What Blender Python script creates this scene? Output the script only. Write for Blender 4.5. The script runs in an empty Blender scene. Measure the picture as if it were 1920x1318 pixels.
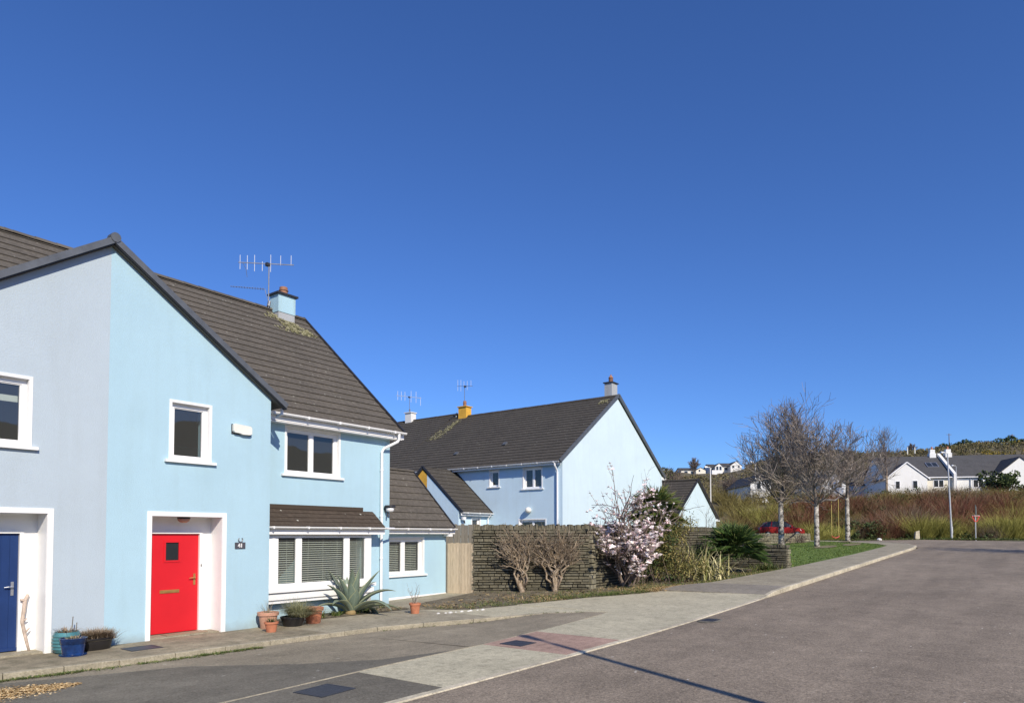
import bpy, math, random
from mathutils import Vector as V, Matrix
random.seed(7)
R = math.radians
sc = bpy.context.scene
COL = sc.collection
ZC = 1.9
YAW = R(53.1)
FW = V((math.sin(YAW), math.cos(YAW), 0)); RT = V((math.cos(YAW), -math.sin(YAW), 0)); UP = V((0, 0, 1))

def W(r, f, z=0.0):            # a point r metres right of and f metres along the street axis from the kerb-side viewpoint
    p = FW * f + RT * r
    return V((p.x, p.y, z))

def zg(x):
    s = x - 12.0; k = 3.0
    return 0.026 * (0.5 * (s + math.sqrt(s * s + k * k)) - 0.5 * (-12 + math.sqrt(144 + k * k)))

# ------------------------------------------------------------------ mesh building
class MB:
    def __init__(self): self.v = []; self.f = []; self.uv = {}; self.mi = {}
    def add(self, vs, fs, uv=None, mi=0):
        b = len(self.v); self.v += [tuple(p) for p in vs]
        for k, f in enumerate(fs):
            if uv: self.uv[len(self.f)] = uv[k]
            if mi: self.mi[len(self.f)] = mi
            self.f.append([b + i for i in f])
    def quad(self, *p, uv=None, mi=0): self.add(p, [list(range(len(p)))], [uv] if uv else None, mi)
    def box(self, x0, x1, y0, y1, z0, z1, mi=0):
        self.add([(x0,y0,z0),(x1,y0,z0),(x1,y1,z0),(x0,y1,z0),(x0,y0,z1),(x1,y0,z1),(x1,y1,z1),(x0,y1,z1)],
                 [(0,3,2,1),(4,5,6,7),(0,1,5,4),(1,2,6,5),(2,3,7,6),(3,0,4,7)], mi=mi)
    def hexa(self, p, mi=0):       # eight corners: bottom ring then top ring
        self.add(p, [(0,3,2,1),(4,5,6,7),(0,1,5,4),(1,2,6,5),(2,3,7,6),(3,0,4,7)], mi=mi)
    def fbox(self, O, U, N, u0, u1, z0, z1, n0, n1, mi=0):
        P = lambda u, n, z: O + U * u + N * n + UP * z
        self.hexa([P(u0,n1,z0),P(u1,n1,z0),P(u1,n0,z0),P(u0,n0,z0),P(u0,n1,z1),P(u1,n1,z1),P(u1,n0,z1),P(u0,n0,z1)], mi)
    def beam(self, a, b, w, h, up=UP, mi=0):   # rectangular bar from a to b
        a = V(a); b = V(b); d = (b - a).normalized(); s = d.cross(up)
        if s.length < 1e-4: s = d.cross(V((1,0,0)))
        s.normalize(); t = s.cross(d); s *= w / 2; t *= h / 2
        self.hexa([a-s-t,a+s-t,b+s-t,b-s-t,a-s+t,a+s+t,b+s+t,b-s+t], mi)
    def tube(self, pts, rads, n=6, cap=True, mi=0):
        pts = [V(p) for p in pts]
        if not isinstance(rads, (list, tuple)): rads = [rads] * len(pts)
        vs = []; prev = None
        for i, p in enumerate(pts):
            d = (pts[min(i+1, len(pts)-1)] - pts[max(i-1, 0)])
            if d.length < 1e-9: d = V((0,0,1))
            d.normalize()
            if prev is None:
                a = d.cross(V((0,0,1)) if abs(d.z) < .9 else V((1,0,0))).normalized()
            else:
                a = prev - d * prev.dot(d)
                a = a.normalized() if a.length > 1e-6 else d.cross(V((0,1,0))).normalized()
            prev = a; b = d.cross(a)
            for k in range(n):
                t = 2 * math.pi * k / n
                vs.append(p + (a * math.cos(t) + b * math.sin(t)) * rads[i])
        fs = []
        for i in range(len(pts) - 1):
            for k in range(n):
                k2 = (k + 1) % n
                fs.append((i*n+k, i*n+k2, (i+1)*n+k2, (i+1)*n+k))
        if cap: fs.append(tuple(range(n-1, -1, -1))); fs.append(tuple((len(pts)-1)*n + k for k in range(n)))
        self.add(vs, fs, mi=mi)
    def lathe(self, c, prof, n=24, mi=0, sx=1, sy=1, wob=0):
        c = V(c); vs = []
        for r, z in prof:
            for k in range(n):
                t = 2*math.pi*k/n
                vs.append(c + V((r*math.cos(t)*sx, r*math.sin(t)*sy, z)))
        fs = []
        for i in range(len(prof)-1):
            for k in range(n):
                k2 = (k+1) % n
                fs.append((i*n+k, i*n+k2, (i+1)*n+k2, (i+1)*n+k))
        fs.append(tuple(range(n-1,-1,-1))); fs.append(tuple((len(prof)-1)*n+k for k in range(n)))
        self.add(vs, fs, mi=mi)
    def build(self, name, mats, parent=None, org=None, smooth=False, auto=None):
        if parent is not None: base = V(parent['_b'])
        else: base = V(org) if org is not None else V((0,0,0))
        me = bpy.data.meshes.new(name)
        me.from_pydata([(p[0]-base.x, p[1]-base.y, p[2]-base.z) for p in self.v], [], self.f)
        if not isinstance(mats, (list, tuple)): mats = [mats]
        for m in mats: me.materials.append(m)
        if self.uv:
            l = me.uv_layers.new(name='UVMap')
            for p in me.polygons:
                u = self.uv.get(p.index)
                if u:
                    for k, li in enumerate(p.loop_indices): l.data[li].uv = u[k]
        for i, m in self.mi.items(): me.polygons[i].material_index = m
        if smooth:
            for p in me.polygons: p.use_smooth = True
            if auto:
                try: me.set_sharp_from_angle(angle=R(auto))
                except Exception: pass
        me.validate(); me.update()
        o = bpy.data.objects.new(name, me); COL.objects.link(o)
        o['_b'] = tuple(base)
        if parent is not None: o.parent = parent
        else: o.location = base
        return o

def thing(name, loc, label, cat, group=None):
    o = bpy.data.objects.new(name, None); COL.objects.link(o)
    o.location = loc; o['_b'] = tuple(V(loc)); o['label'] = label; o['category'] = cat
    o.empty_display_size = .3
    if group: o['group'] = group
    return o
def tag(o, label, cat, group=None, kind=None):
    o['label'] = label; o['category'] = cat
    if group: o['group'] = group
    if kind: o['kind'] = kind
    return o
def structure(o, label):
    o['kind'] = 'structure'; o['label'] = label; o['category'] = 'ground'
    return o

# ------------------------------------------------------------------ materials
class NT:
    def __init__(self, name):
        self.m = bpy.data.materials.new(name); self.m.use_nodes = True
        self.t = self.m.node_tree; self.b = self.t.nodes['Principled BSDF']
    def n(self, ty, **kw):
        x = self.t.nodes.new(ty)
        for k, v in kw.items():
            if k in x.inputs: x.inputs[k].default_value = v
            else: setattr(x, k, v)
        return x
    def l(self, a, b): self.t.links.new(a, b)
    def coords(self, kind='Object', scale=None):
        c = self.n('ShaderNodeTexCoord').outputs[kind]
        if scale:
            mp = self.n('ShaderNodeMapping'); mp.inputs['Scale'].default_value = scale
            self.l(c, mp.inputs['Vector']); c = mp.outputs['Vector']
        return c
    def noise(self, co, scale, detail=4, rough=.6):
        x = self.n('ShaderNodeTexNoise', Scale=scale, Detail=detail, Roughness=rough)
        self.l(co, x.inputs['Vector']); return x.outputs['Fac']
    def ramp(self, fac, stops):
        x = self.n('ShaderNodeValToRGB'); e = x.color_ramp.elements
        while len(e) < len(stops): e.new(.5)
        for k, (p, c) in enumerate(stops):
            e[k].position = p; e[k].color = (*c, 1) if len(c) == 3 else c
        self.l(fac, x.inputs['Fac']); return x.outputs['Color']
    def mix(self, fac, a, b, mode='MIX'):
        x = self.n('ShaderNodeMix', data_type='RGBA', blend_type=mode)
        for s, v in (('Factor', fac), ('A', a), ('B', b)):
            i = [q for q in x.inputs if q.name == s and (q.type == 'RGBA' if s != 'Factor' else q.type == 'VALUE')][0]
            if hasattr(v, 'links'): self.l(v, i)
            elif isinstance(v, (int, float)): i.default_value = v
            else: i.default_value = (*v, 1)
        return [q for q in x.outputs if q.type == 'RGBA'][0]
    def math(self, op, a, b=None):
        x = self.n('ShaderNodeMath', operation=op)
        for k, v in enumerate((a, b)):
            if v is None: continue
            if hasattr(v, 'links'): self.l(v, x.inputs[k])
            else: x.inputs[k].default_value = v
        return x.outputs[0]
    def col(self, c):
        i = self.b.inputs['Base Color']
        if hasattr(c, 'links'): self.l(c, i)
        else: i.default_value = (*c, 1)
    def bump(self, h, dist=.01, strength=.5):
        x = self.n('ShaderNodeBump', Distance=dist, Strength=strength)
        self.l(h, x.inputs['Height']); self.l(x.outputs['Normal'], self.b.inputs['Normal'])
    def fin(self, rough=.7, metal=0, spec=None):
        self.b.inputs['Roughness'].default_value = rough; self.b.inputs['Metallic'].default_value = metal
        if spec is not None: self.b.inputs['Specular IOR Level'].default_value = spec
        return self.m
def grey(v): return (v, v, v)
def sh(c, k): return tuple(min(1, x * k) for x in c)
def plain(name, c, rough=.6, var=.12, scale=6, metal=0, spec=None, bump=0):
    n = NT(name); co = n.coords()
    f = n.noise(co, scale, 5)
    n.col(n.ramp(f, [(.3, sh(c, 1-var)), (.7, sh(c, 1+var))]))
    if bump: n.bump(n.noise(co, scale*12, 3), bump, .6)
    return n.fin(rough, metal, spec)
def render_mat(name, c, stain=.10):
    n = NT(name); co = n.coords()
    big = n.noise(co, .7, 5); stz = n.noise(n.coords('Object', (2.2, 2.2, .25)), 1.6, 5)
    a = n.ramp(big, [(.3, sh(c, .94)), (.7, sh(c, 1.03))])
    b = n.mix(n.ramp(stz, [(.48, (0,0,0)), (.8, (stain*3, stain*3, stain*3))]), a, tuple(v*k for v,k in zip(c,(.80,.76,.70))))
    b = n.mix(n.ramp(n.noise(co, 2.3, 6, .7), [(.5,(0,0,0)), (.75,grey(.35))]), b, sh(c, 1.07))
    fine = n.noise(co, 90, 3)
    b = n.mix(.10, b, n.ramp(fine, [(.35, sh(c,.6)), (.65, sh(c, 1.2))]))
    sep = n.n('ShaderNodeSeparateXYZ'); n.l(n.n('ShaderNodeNewGeometry').outputs['Position'], sep.inputs[0])
    edge = n.math('ADD', sep.outputs['Z'], n.math('MULTIPLY', n.noise(co, 5, 5), .22))
    b = n.mix(n.ramp(edge, [(.12, (.4,.4,.4)), (.30, (0,0,0))]), b, (.23,.22,.18))
    n.col(b); n.bump(n.noise(co, 55, 4, .7), .012, .5)
    return n.fin(.85, 0, .25)
def roof_mat(name, c, e, tw=.33, lichen=.5):
    n = NT(name); uv = n.coords('UV')
    br = n.n('ShaderNodeTexBrick', Scale=1.0, offset=.5)
    br.inputs['Color1'].default_value = (*sh(c,.82),1); br.inputs['Color2'].default_value = (*sh(c,1.22),1)
    br.inputs['Mortar'].default_value = (*sh(c,.42),1)
    br.inputs['Mortar Size'].default_value = .006; br.inputs['Brick Width'].default_value = tw; br.inputs['Row Height'].default_value = e
    n.l(uv, br.inputs['Vector'])
    big = n.noise(uv, .9, 6, .65)
    x = n.mix(.65, br.outputs['Color'], n.ramp(big, [(.32, sh(c,.45)), (.5, c), (.72, tuple(min(1, v*k) for v, k in zip(c, (1.5,1.42,1.3))))]), 'MIX')
    fine = n.noise(uv, 45, 3)
    mid = n.noise(uv, 9, 5, .75)
    x = n.mix(.45, x, n.ramp(mid, [(.34, sh(c,.42)), (.5, sh(c,.95)), (.66, tuple(min(1,q*2.1) for q in c))]))
    x = n.mix(.3, x, n.ramp(fine, [(.3, sh(c,.5)), (.7, sh(c,1.6))]))
    vo = n.n('ShaderNodeTexVoronoi', Scale=5.5); n.l(uv, vo.inputs['Vector'])
    gate = n.noise(uv, 1.4, 2)
    sp = n.math('MULTIPLY', n.math('LESS_THAN', vo.outputs['Distance'], .13), n.math('GREATER_THAN', gate, .52))
    x = n.mix(n.math('MULTIPLY', sp, lichen), x, (.42,.42,.36))
    n.col(x); n.bump(n.math('ADD', fine, br.outputs['Fac']), .004, .4)
    return n.fin(.85, 0, .25)
def glass_mat():
    m = bpy.data.materials.new('window_glass'); m.use_nodes = True; t = m.node_tree
    for x in list(t.nodes):
        if x.type != 'OUTPUT_MATERIAL': t.nodes.remove(x)
    out = [x for x in t.nodes][0]
    tr = t.nodes.new('ShaderNodeBsdfTransparent'); tr.inputs[0].default_value = (.72,.76,.75,1)
    gl = t.nodes.new('ShaderNodeBsdfGlossy'); gl.inputs['Roughness'].default_value = .015
    lw = t.nodes.new('ShaderNodeLayerWeight'); lw.inputs['Blend'].default_value = .5
    pw = t.nodes.new('ShaderNodeMath'); pw.operation = 'POWER'; pw.inputs[1].default_value = 3.5; t.links.new(lw.outputs['Facing'], pw.inputs[0])
    fr = t.nodes.new('ShaderNodeMath'); fr.operation = 'MULTIPLY_ADD'; fr.inputs[1].default_value = .8; fr.inputs[2].default_value = .11; t.links.new(pw.outputs[0], fr.inputs[0])
    di = t.nodes.new('ShaderNodeBsdfDiffuse'); di.inputs[0].default_value = (.55,.56,.52,1)
    no = t.nodes.new('ShaderNodeTexNoise'); no.inputs['Scale'].default_value = 1.1
    co = t.nodes.new('ShaderNodeTexCoord'); t.links.new(co.outputs['Object'], no.inputs['Vector'])
    bu = t.nodes.new('ShaderNodeBump'); bu.inputs['Distance'].default_value = .02; bu.inputs['Strength'].default_value = .12
    t.links.new(no.outputs['Fac'], bu.inputs['Height']); t.links.new(bu.outputs['Normal'], gl.inputs['Normal'])
    mx = t.nodes.new('ShaderNodeMixShader')
    t.links.new(fr.outputs[0], mx.inputs[0]); t.links.new(tr.outputs[0], mx.inputs[1]); t.links.new(gl.outputs[0], mx.inputs[2])
    m2 = t.nodes.new('ShaderNodeMixShader'); m2.inputs[0].default_value = .055; t.links.new(mx.outputs[0], m2.inputs[1]); t.links.new(di.outputs[0], m2.inputs[2])
    t.links.new(m2.outputs[0], out.inputs['Surface'])
    return m
def island(name, stops, rough=.75, grain=0, trans=0):
    n = NT(name)
    r = n.n('ShaderNodeNewGeometry').outputs['Random Per Island']
    c = n.ramp(r, stops)
    if grain:
        c = n.mix(grain, c, n.ramp(n.noise(n.coords(), 14, 5), [(.3,(.03,.03,.025)), (.7,(.5,.48,.42))]))
    n.col(c)
    if trans:
        try: n.b.inputs['Subsurface Weight'].default_value = 0
        except Exception: pass
    return n.fin(rough, 0, .3)
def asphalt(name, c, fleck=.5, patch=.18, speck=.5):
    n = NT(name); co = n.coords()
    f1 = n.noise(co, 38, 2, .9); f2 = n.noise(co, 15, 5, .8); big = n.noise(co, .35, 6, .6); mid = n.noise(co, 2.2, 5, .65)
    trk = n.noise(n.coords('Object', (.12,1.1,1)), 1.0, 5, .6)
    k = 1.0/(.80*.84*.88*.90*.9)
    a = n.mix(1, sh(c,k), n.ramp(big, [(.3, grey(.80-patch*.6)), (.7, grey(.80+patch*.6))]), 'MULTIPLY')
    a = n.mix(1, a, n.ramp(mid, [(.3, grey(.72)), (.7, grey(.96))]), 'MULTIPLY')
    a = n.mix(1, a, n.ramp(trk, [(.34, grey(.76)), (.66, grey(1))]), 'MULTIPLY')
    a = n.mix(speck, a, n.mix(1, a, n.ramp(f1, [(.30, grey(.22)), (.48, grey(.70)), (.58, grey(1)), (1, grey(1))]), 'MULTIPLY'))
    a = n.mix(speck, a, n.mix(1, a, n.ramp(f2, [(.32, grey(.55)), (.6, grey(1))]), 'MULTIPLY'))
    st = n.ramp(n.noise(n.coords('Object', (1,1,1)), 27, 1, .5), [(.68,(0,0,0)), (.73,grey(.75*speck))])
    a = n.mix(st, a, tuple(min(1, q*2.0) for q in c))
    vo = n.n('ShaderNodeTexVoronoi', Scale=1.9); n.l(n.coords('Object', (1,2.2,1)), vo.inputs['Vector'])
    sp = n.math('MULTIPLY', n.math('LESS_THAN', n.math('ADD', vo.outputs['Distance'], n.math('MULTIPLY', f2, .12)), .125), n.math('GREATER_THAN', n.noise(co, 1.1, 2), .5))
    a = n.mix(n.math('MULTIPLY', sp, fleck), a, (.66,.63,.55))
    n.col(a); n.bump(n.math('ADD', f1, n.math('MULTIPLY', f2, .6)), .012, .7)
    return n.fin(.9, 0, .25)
def concrete(name, c, dirt=.3, moss=0):
    n = NT(name); co = n.coords()
    big = n.noise(co, 1.1, 6, .65); mid = n.noise(co, 7, 6, .75); f = n.noise(co, 38, 4, .75)
    k = 1.0/((1-dirt*.45)*.88*.86)
    a = n.mix(1, sh(c,k), n.ramp(big, [(.32, grey(1-dirt)), (.68, grey(1))]), 'MULTIPLY')
    a = n.mix(1, a, n.ramp(mid, [(.30, grey(.58)), (.46, grey(.88)), (.62, grey(1))]), 'MULTIPLY')
    a = n.mix(1, a, n.ramp(f, [(.3, grey(.6)), (.6, grey(1))]), 'MULTIPLY')
    pit = n.ramp(n.noise(n.coords('Object',(1,1.6,1)), 4.2, 3, .6), [(.66,(0,0,0)), (.74,grey(.45))])
    a = n.mix(pit, a, sh(c,.45))
    if moss: a = n.mix(n.ramp(n.noise(co, 3, 6, .7), [(.5,(0,0,0)), (.7,(moss,moss,moss))]), a, (.09,.09,.05))
    n.col(a); n.bump(f, .006, .6)
    return n.fin(.9, 0, .25)
def soil(name, stops, scale=3, fine=((.03,.028,.02),(.35,.32,.24))):
    n = NT(name); co = n.coords()
    a = n.ramp(n.noise(co, scale, 8, .75), stops)
    a = n.mix(.4, a, n.ramp(n.noise(co, 60, 4), [(.3,fine[0]), (.7,fine[1])]))
    n.col(a); n.bump(n.noise(co, 25, 6, .8), .05, .9)
    return n.fin(.95, 0, .2)
def stone_mat(name, k=1.0):
    n = NT(name); co = n.coords()
    r = n.n('ShaderNodeNewGeometry').outputs['Random Per Island']
    c = n.ramp(r, [(0,sh((.075,.07,.05),k)), (.3,sh((.13,.12,.085),k)), (.55,sh((.19,.17,.12),k)), (.8,sh((.12,.12,.1),k)), (1,sh((.27,.25,.18),k))])
    c = n.mix(.5, c, n.ramp(n.noise(co, 9, 6, .75), [(.3,sh((.03,.03,.022),k)), (.6,sh((.2,.18,.12),k)), (.8,sh((.36,.35,.28),k))]))
    n.col(c); n.bump(n.noise(co, 30, 5, .75), .02, .8)
    return n.fin(.9, 0, .25)
def bark_birch():
    n = NT('birch_bark'); co = n.coords()
    w = n.noise(n.coords('Object', (1.6,1.6,1.9)), 1.7, 6, .72)
    c = n.ramp(w, [(.40,(.035,.03,.028)), (.47,(.20,.18,.15)), (.56,(.50,.47,.41))])
    n.col(c); n.bump(w, .03, .5); return n.fin(.8)
def agave_mat():
    n = NT('agave_leaf'); uv = n.coords('UV'); sp = n.n('ShaderNodeSeparateXYZ'); n.l(uv, sp.inputs[0])
    e = n.math('ABSOLUTE', n.math('SUBTRACT', sp.outputs['X'], .5))
    r = n.n('ShaderNodeNewGeometry').outputs['Random Per Island']
    base = n.ramp(r, [(0,(.10,.16,.12)), (.6,(.17,.23,.17)), (1,(.24,.28,.18))])
    base = n.mix(.3, base, n.ramp(n.noise(n.coords('Object',(9,9,2)), 3, 4), [(.3,(.08,.12,.1)),(.7,(.3,.34,.26))]))
    n.col(n.mix(n.ramp(e, [(.40,(0,0,0)), (.47,(1,1,1))]), base, (.33,.35,.2)))
    return n.fin(.45)

MT = {}
BLUE = (.415,.605,.70); GREYB = (.465,.55,.61); PALE = (.63,.77,.835)
MT['blue'] = render_mat('light_blue_render', BLUE)
MT['greyblue'] = render_mat('grey_blue_render', GREYB)
MT['pale'] = render_mat('pale_blue_render', PALE)
MT['pale_sidelit'] = render_mat('pale_blue_render_sidelit', (.60,.77,.88))  # same paint as the gable; the side wall's light is put into this tone
MT['white'] = plain('white_gloss_paint', (.86,.86,.84), .35, .03, 3)
MT['upvc'] = plain('white_plastic', (.88,.88,.87), .3, .02, 3)
MT['whiterender'] = render_mat('white_render', (.80,.80,.77))
MT['creamrender'] = render_mat('cream_render', (.78,.74,.62))
MT['yellow'] = plain('ochre_yellow_render', (.72,.40,.05), .8, .15, 3)
MT['roof'] = roof_mat('roof_tile', (.108,.096,.079), .30)
MT['roof2'] = roof_mat('roof_tile_dark', (.073,.066,.055), .30, .33, .35)
MT['slate'] = roof_mat('roof_slate_grey', (.085,.085,.088), .3, .33, .1)
MT['bayroof'] = roof_mat('mossy_bay_tile', (.072,.055,.041), .15, .3, 1.0)
MT['lead'] = plain('grey_verge_metal', (.13,.14,.15), .45, .2, 4, .3)
MT['dark'] = plain('dark_trim', (.03,.03,.035), .5, .2, 5)
MT['glass'] = glass_mat()
MT['darkglass'] = plain('dark_glass', (.025,.03,.035), .06, .1, 2, 0, .6)
MT['slat'] = plain('blind_slat', (.78,.80,.70), .5, .05, 4)
MT['red'] = plain('red_door_paint', (.62,.013,.022), .38, .05, 2)
MT['navy'] = plain('navy_door_paint', (.012,.038,.14), .4, .12, 3)
MT['brass'] = plain('brass', (.62,.38,.13), .35, .15, 9, .7)
MT['chrome'] = plain('aluminium', (.6,.62,.64), .35, .1, 9, .8)
MT['aerial'] = plain('weathered_aluminium', (.72,.76,.8), .45, .08, 9, .2)
MT['mast'] = plain('dull_steel', (.22,.23,.25), .5, .2, 9, .5)
MT['stack'] = render_mat('stained_chimney_render', (.42,.44,.45), .4)
MT['stackblue'] = render_mat('weathered_blue_render', (.42,.62,.70), .5)
MT['terracotta'] = plain('terracotta', (.50,.19,.10), .8, .2, 7, bump=.004)
MT['terracotta2'] = plain('pale_terracotta', (.55,.30,.20), .8, .2, 5, bump=.004)
MT['brownpot'] = plain('sooty_chimney_pot', (.30,.15,.09), .85, .4, 6)
MT['driftwood'] = plain('bleached_wood', (.52,.42,.34), .85, .3, 9, bump=.006)
MT['wood'] = None
MT['road'] = asphalt('road_asphalt', (.282,.234,.176), .75, .2, .75)
MT['lane'] = asphalt('weathered_asphalt', (.275,.24,.175), .5, .2, .55)
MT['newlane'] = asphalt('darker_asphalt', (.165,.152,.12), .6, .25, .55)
MT['conc'] = concrete('pale_concrete', (.46,.425,.305), .22)
MT['conc2'] = concrete('grey_concrete_path', (.33,.295,.215), .28, .25)
MT['conc3'] = concrete('stained_house_pavement', (.275,.238,.165), .5, .6)
MT['concdark'] = concrete('dark_concrete_slab', (.26,.235,.19), .25)
MT['pink'] = concrete('pink_concrete', (.37,.255,.20), .3)
MT['kerb'] = concrete('kerb_stone', (.53,.48,.36), .4, .35)
MT['soil'] = soil('bed_soil', [(.3,(.07,.055,.038)), (.5,(.20,.165,.11)), (.7,(.38,.32,.22))])
MT['ground'] = soil('rough_ground', [(.3,(.05,.055,.03)), (.5,(.11,.11,.06)), (.7,(.2,.18,.11))], .4)
MT['hill'] = soil('scrub_hillside', [(.28,(.035,.035,.015)), (.42,(.09,.08,.03)), (.55,(.12,.085,.04)), (.68,(.12,.13,.045)), (.8,(.2,.16,.05))], .09)
MT['lawn'] = soil('lawn_turf', [(.3,(.085,.14,.025)), (.5,(.13,.20,.04)), (.7,(.20,.25,.07))], 1.2, ((.04,.07,.015),(.19,.26,.08)))
MT['bare'] = soil('worn_turf', [(.3,(.12,.12,.05)), (.5,(.26,.22,.11)), (.7,(.4,.34,.2))], 4)
MT['moss'] = island('roof_moss', [(0,(.09,.085,.04)), (.5,(.19,.18,.085)), (1,(.32,.30,.2))])
MT['iron'] = plain('cast_iron', (.055,.06,.075), .6, .3, 20, .3, bump=.004)
MT['stone'] = stone_mat('slate_stone', .95); MT['stonelight'] = stone_mat('pale_slate_stone', 1.6)
MT['mortar'] = plain('dark_mortar', (.035,.032,.025), .95, .3, 12)
MT['birch'] = bark_birch()
MT['limb'] = plain('grey_brown_bark', (.15,.125,.105), .85, .5, 2.2)
MT['twig'] = island('bare_twig', [(0,(.13,.105,.085)), (.5,(.22,.18,.15)), (1,(.37,.32,.27))])
MT['twig2'] = island('dark_twig', [(0,(.10,.075,.06)), (.5,(.17,.13,.105)), (1,(.26,.21,.17))])
MT['gnarl'] = island('gnarled_bark', [(0,(.12,.075,.038)), (.5,(.28,.18,.095)), (1,(.48,.34,.19))], .85, .45)
MT['blossom'] = island('magnolia_petal', [(0,(.82,.56,.58)), (.25,(.90,.74,.74)), (.55,(.94,.86,.84)), (1,(.96,.93,.90))], .6)
MT['palm'] = island('palm_leaf', [(0,(.03,.055,.012)), (.4,(.065,.105,.025)), (.75,(.12,.16,.04)), (1,(.25,.24,.07))], .5)
MT['palm2'] = island('fan_palm_leaf', [(0,(.022,.05,.014)), (.5,(.055,.10,.024)), (.85,(.11,.17,.045)), (1,(.22,.23,.08))], .5)
MT['deadpalm'] = island('dead_leaf', [(0,(.16,.10,.04)), (.5,(.28,.2,.09)), (1,(.4,.32,.17))], .8)
MT['tangle'] = island('olive_shrub_leaf', [(0,(.06,.066,.018)), (.4,(.14,.14,.042)), (.75,(.25,.22,.075)), (1,(.42,.33,.13))], .7)
MT['flax'] = island('variegated_flax', [(0,(.16,.18,.05)), (.4,(.42,.39,.16)), (1,(.68,.61,.34))], .55)
MT['redstem'] = island('red_dogwood_stem', [(0,(.07,.026,.018)), (.45,(.15,.045,.03)), (.75,(.21,.085,.05)), (.9,(.23,.14,.07)), (1,(.34,.26,.16))])
MT['ruststem'] = island('rusty_stem', [(0,(.055,.03,.02)), (.45,(.13,.062,.035)), (.8,(.20,.105,.055)), (1,(.29,.20,.11))])
MT['yelstem'] = island('yellow_dogwood_stem', [(0,(.12,.115,.025)), (.5,(.27,.26,.055)), (1,(.42,.40,.12))])
MT['olivestem'] = island('olive_dogwood_stem', [(0,(.075,.06,.022)), (.5,(.16,.13,.04)), (1,(.26,.22,.07))])
MT['brownstem'] = island('brown_stem', [(0,(.075,.052,.036)), (.5,(.16,.12,.085)), (1,(.28,.24,.18))])
MT['evergreen'] = island('evergreen_leaf', [(0,(.018,.03,.010)), (.5,(.045,.07,.02)), (1,(.10,.13,.04))])
MT['scrub'] = island('hill_scrub_leaf', [(0,(.06,.05,.022)), (.3,(.12,.10,.045)), (.55,(.16,.15,.06)), (.8,(.19,.14,.075)), (1,(.23,.22,.08))])
MT['gorse'] = island('gorse_leaf', [(0,(.08,.075,.02)), (.4,(.15,.13,.025)), (.75,(.25,.18,.025)), (1,(.40,.28,.03))])
MT['grass'] = island('grass_blade', [(0,(.045,.08,.018)), (.5,(.10,.15,.035)), (.85,(.2,.21,.07)), (1,(.34,.30,.15))])
MT['lawngrass'] = island('lawn_blade', [(0,(.075,.125,.022)), (.5,(.135,.21,.04)), (.85,(.20,.27,.06)), (1,(.30,.31,.11))])
MT['drygrass'] = island('dry_grass_blade', [(0,(.13,.10,.055)), (.5,(.26,.21,.12)), (1,(.42,.36,.23))])
MT['fescue'] = island('fescue_blade', [(0,(.13,.14,.06)), (.5,(.26,.26,.14)), (1,(.44,.42,.26))])
MT['heath'] = island('withered_heather', [(0,(.12,.085,.055)), (.5,(.28,.21,.14)), (1,(.46,.37,.26))])
MT['chips'] = island('wood_chip', [(0,(.25,.15,.06)), (.5,(.48,.33,.15)), (1,(.7,.55,.32))])
MT['agave'] = agave_mat()
MT['carpaint'] = plain('red_car_paint', (.26,.015,.013), .22, .05, 3)
MT['rubber'] = plain('black_rubber', (.02,.02,.02), .8, .2, 10)
MT['lamp'] = plain('clear_lens', (.8,.8,.8), .15, .05, 5)
MT['bluepot'] = plain('blue_glaze', (.010,.036,.13), .15, .6, 5)
MT['turqpot'] = plain('turquoise_glaze', (.07,.20,.22), .25, .3, 6)
MT['blackpot'] = plain('black_plastic', (.022,.02,.02), .45, .2, 6)
MT['galv'] = plain('galvanised_steel', (.55,.57,.58), .45, .12, 6, .3)
MT['plate'] = plain('slate_plate', (.07,.07,.085), .6, .15, 10)
MT['cream'] = plain('cream_plastic', (.82,.80,.72), .4, .04, 5)
MT['swingred'] = plain('red_plastic', (.75,.12,.08), .4, .08, 5)
MT['rope'] = plain('yellow_rope', (.62,.5,.16), .8, .15, 20)
MT['signred'] = plain('red_sign_film', (.68,.05,.05), .4, .05, 5)
MT['signgrey'] = plain('grey_green_sign_back', (.16,.2,.19), .5, .15, 5)
def wood_mat(name, c):
    n = NT(name); r = n.n('ShaderNodeNewGeometry').outputs['Random Per Island']
    g = n.noise(n.coords('Object', (30,30,2)), 2, 5)
    n.col(n.mix(.6, n.ramp(r, [(0, sh(c,.72)), (1, sh(c,1.25))]), n.ramp(g, [(.3, sh(c,.55)), (.7, sh(c,1.3))])))
    n.bump(g, .01, .4); return n.fin(.8)
MT['wood'] = wood_mat('pale_timber', (.52,.42,.29)); MT['oldwood'] = wood_mat('weathered_timber', (.19,.175,.14))

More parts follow.
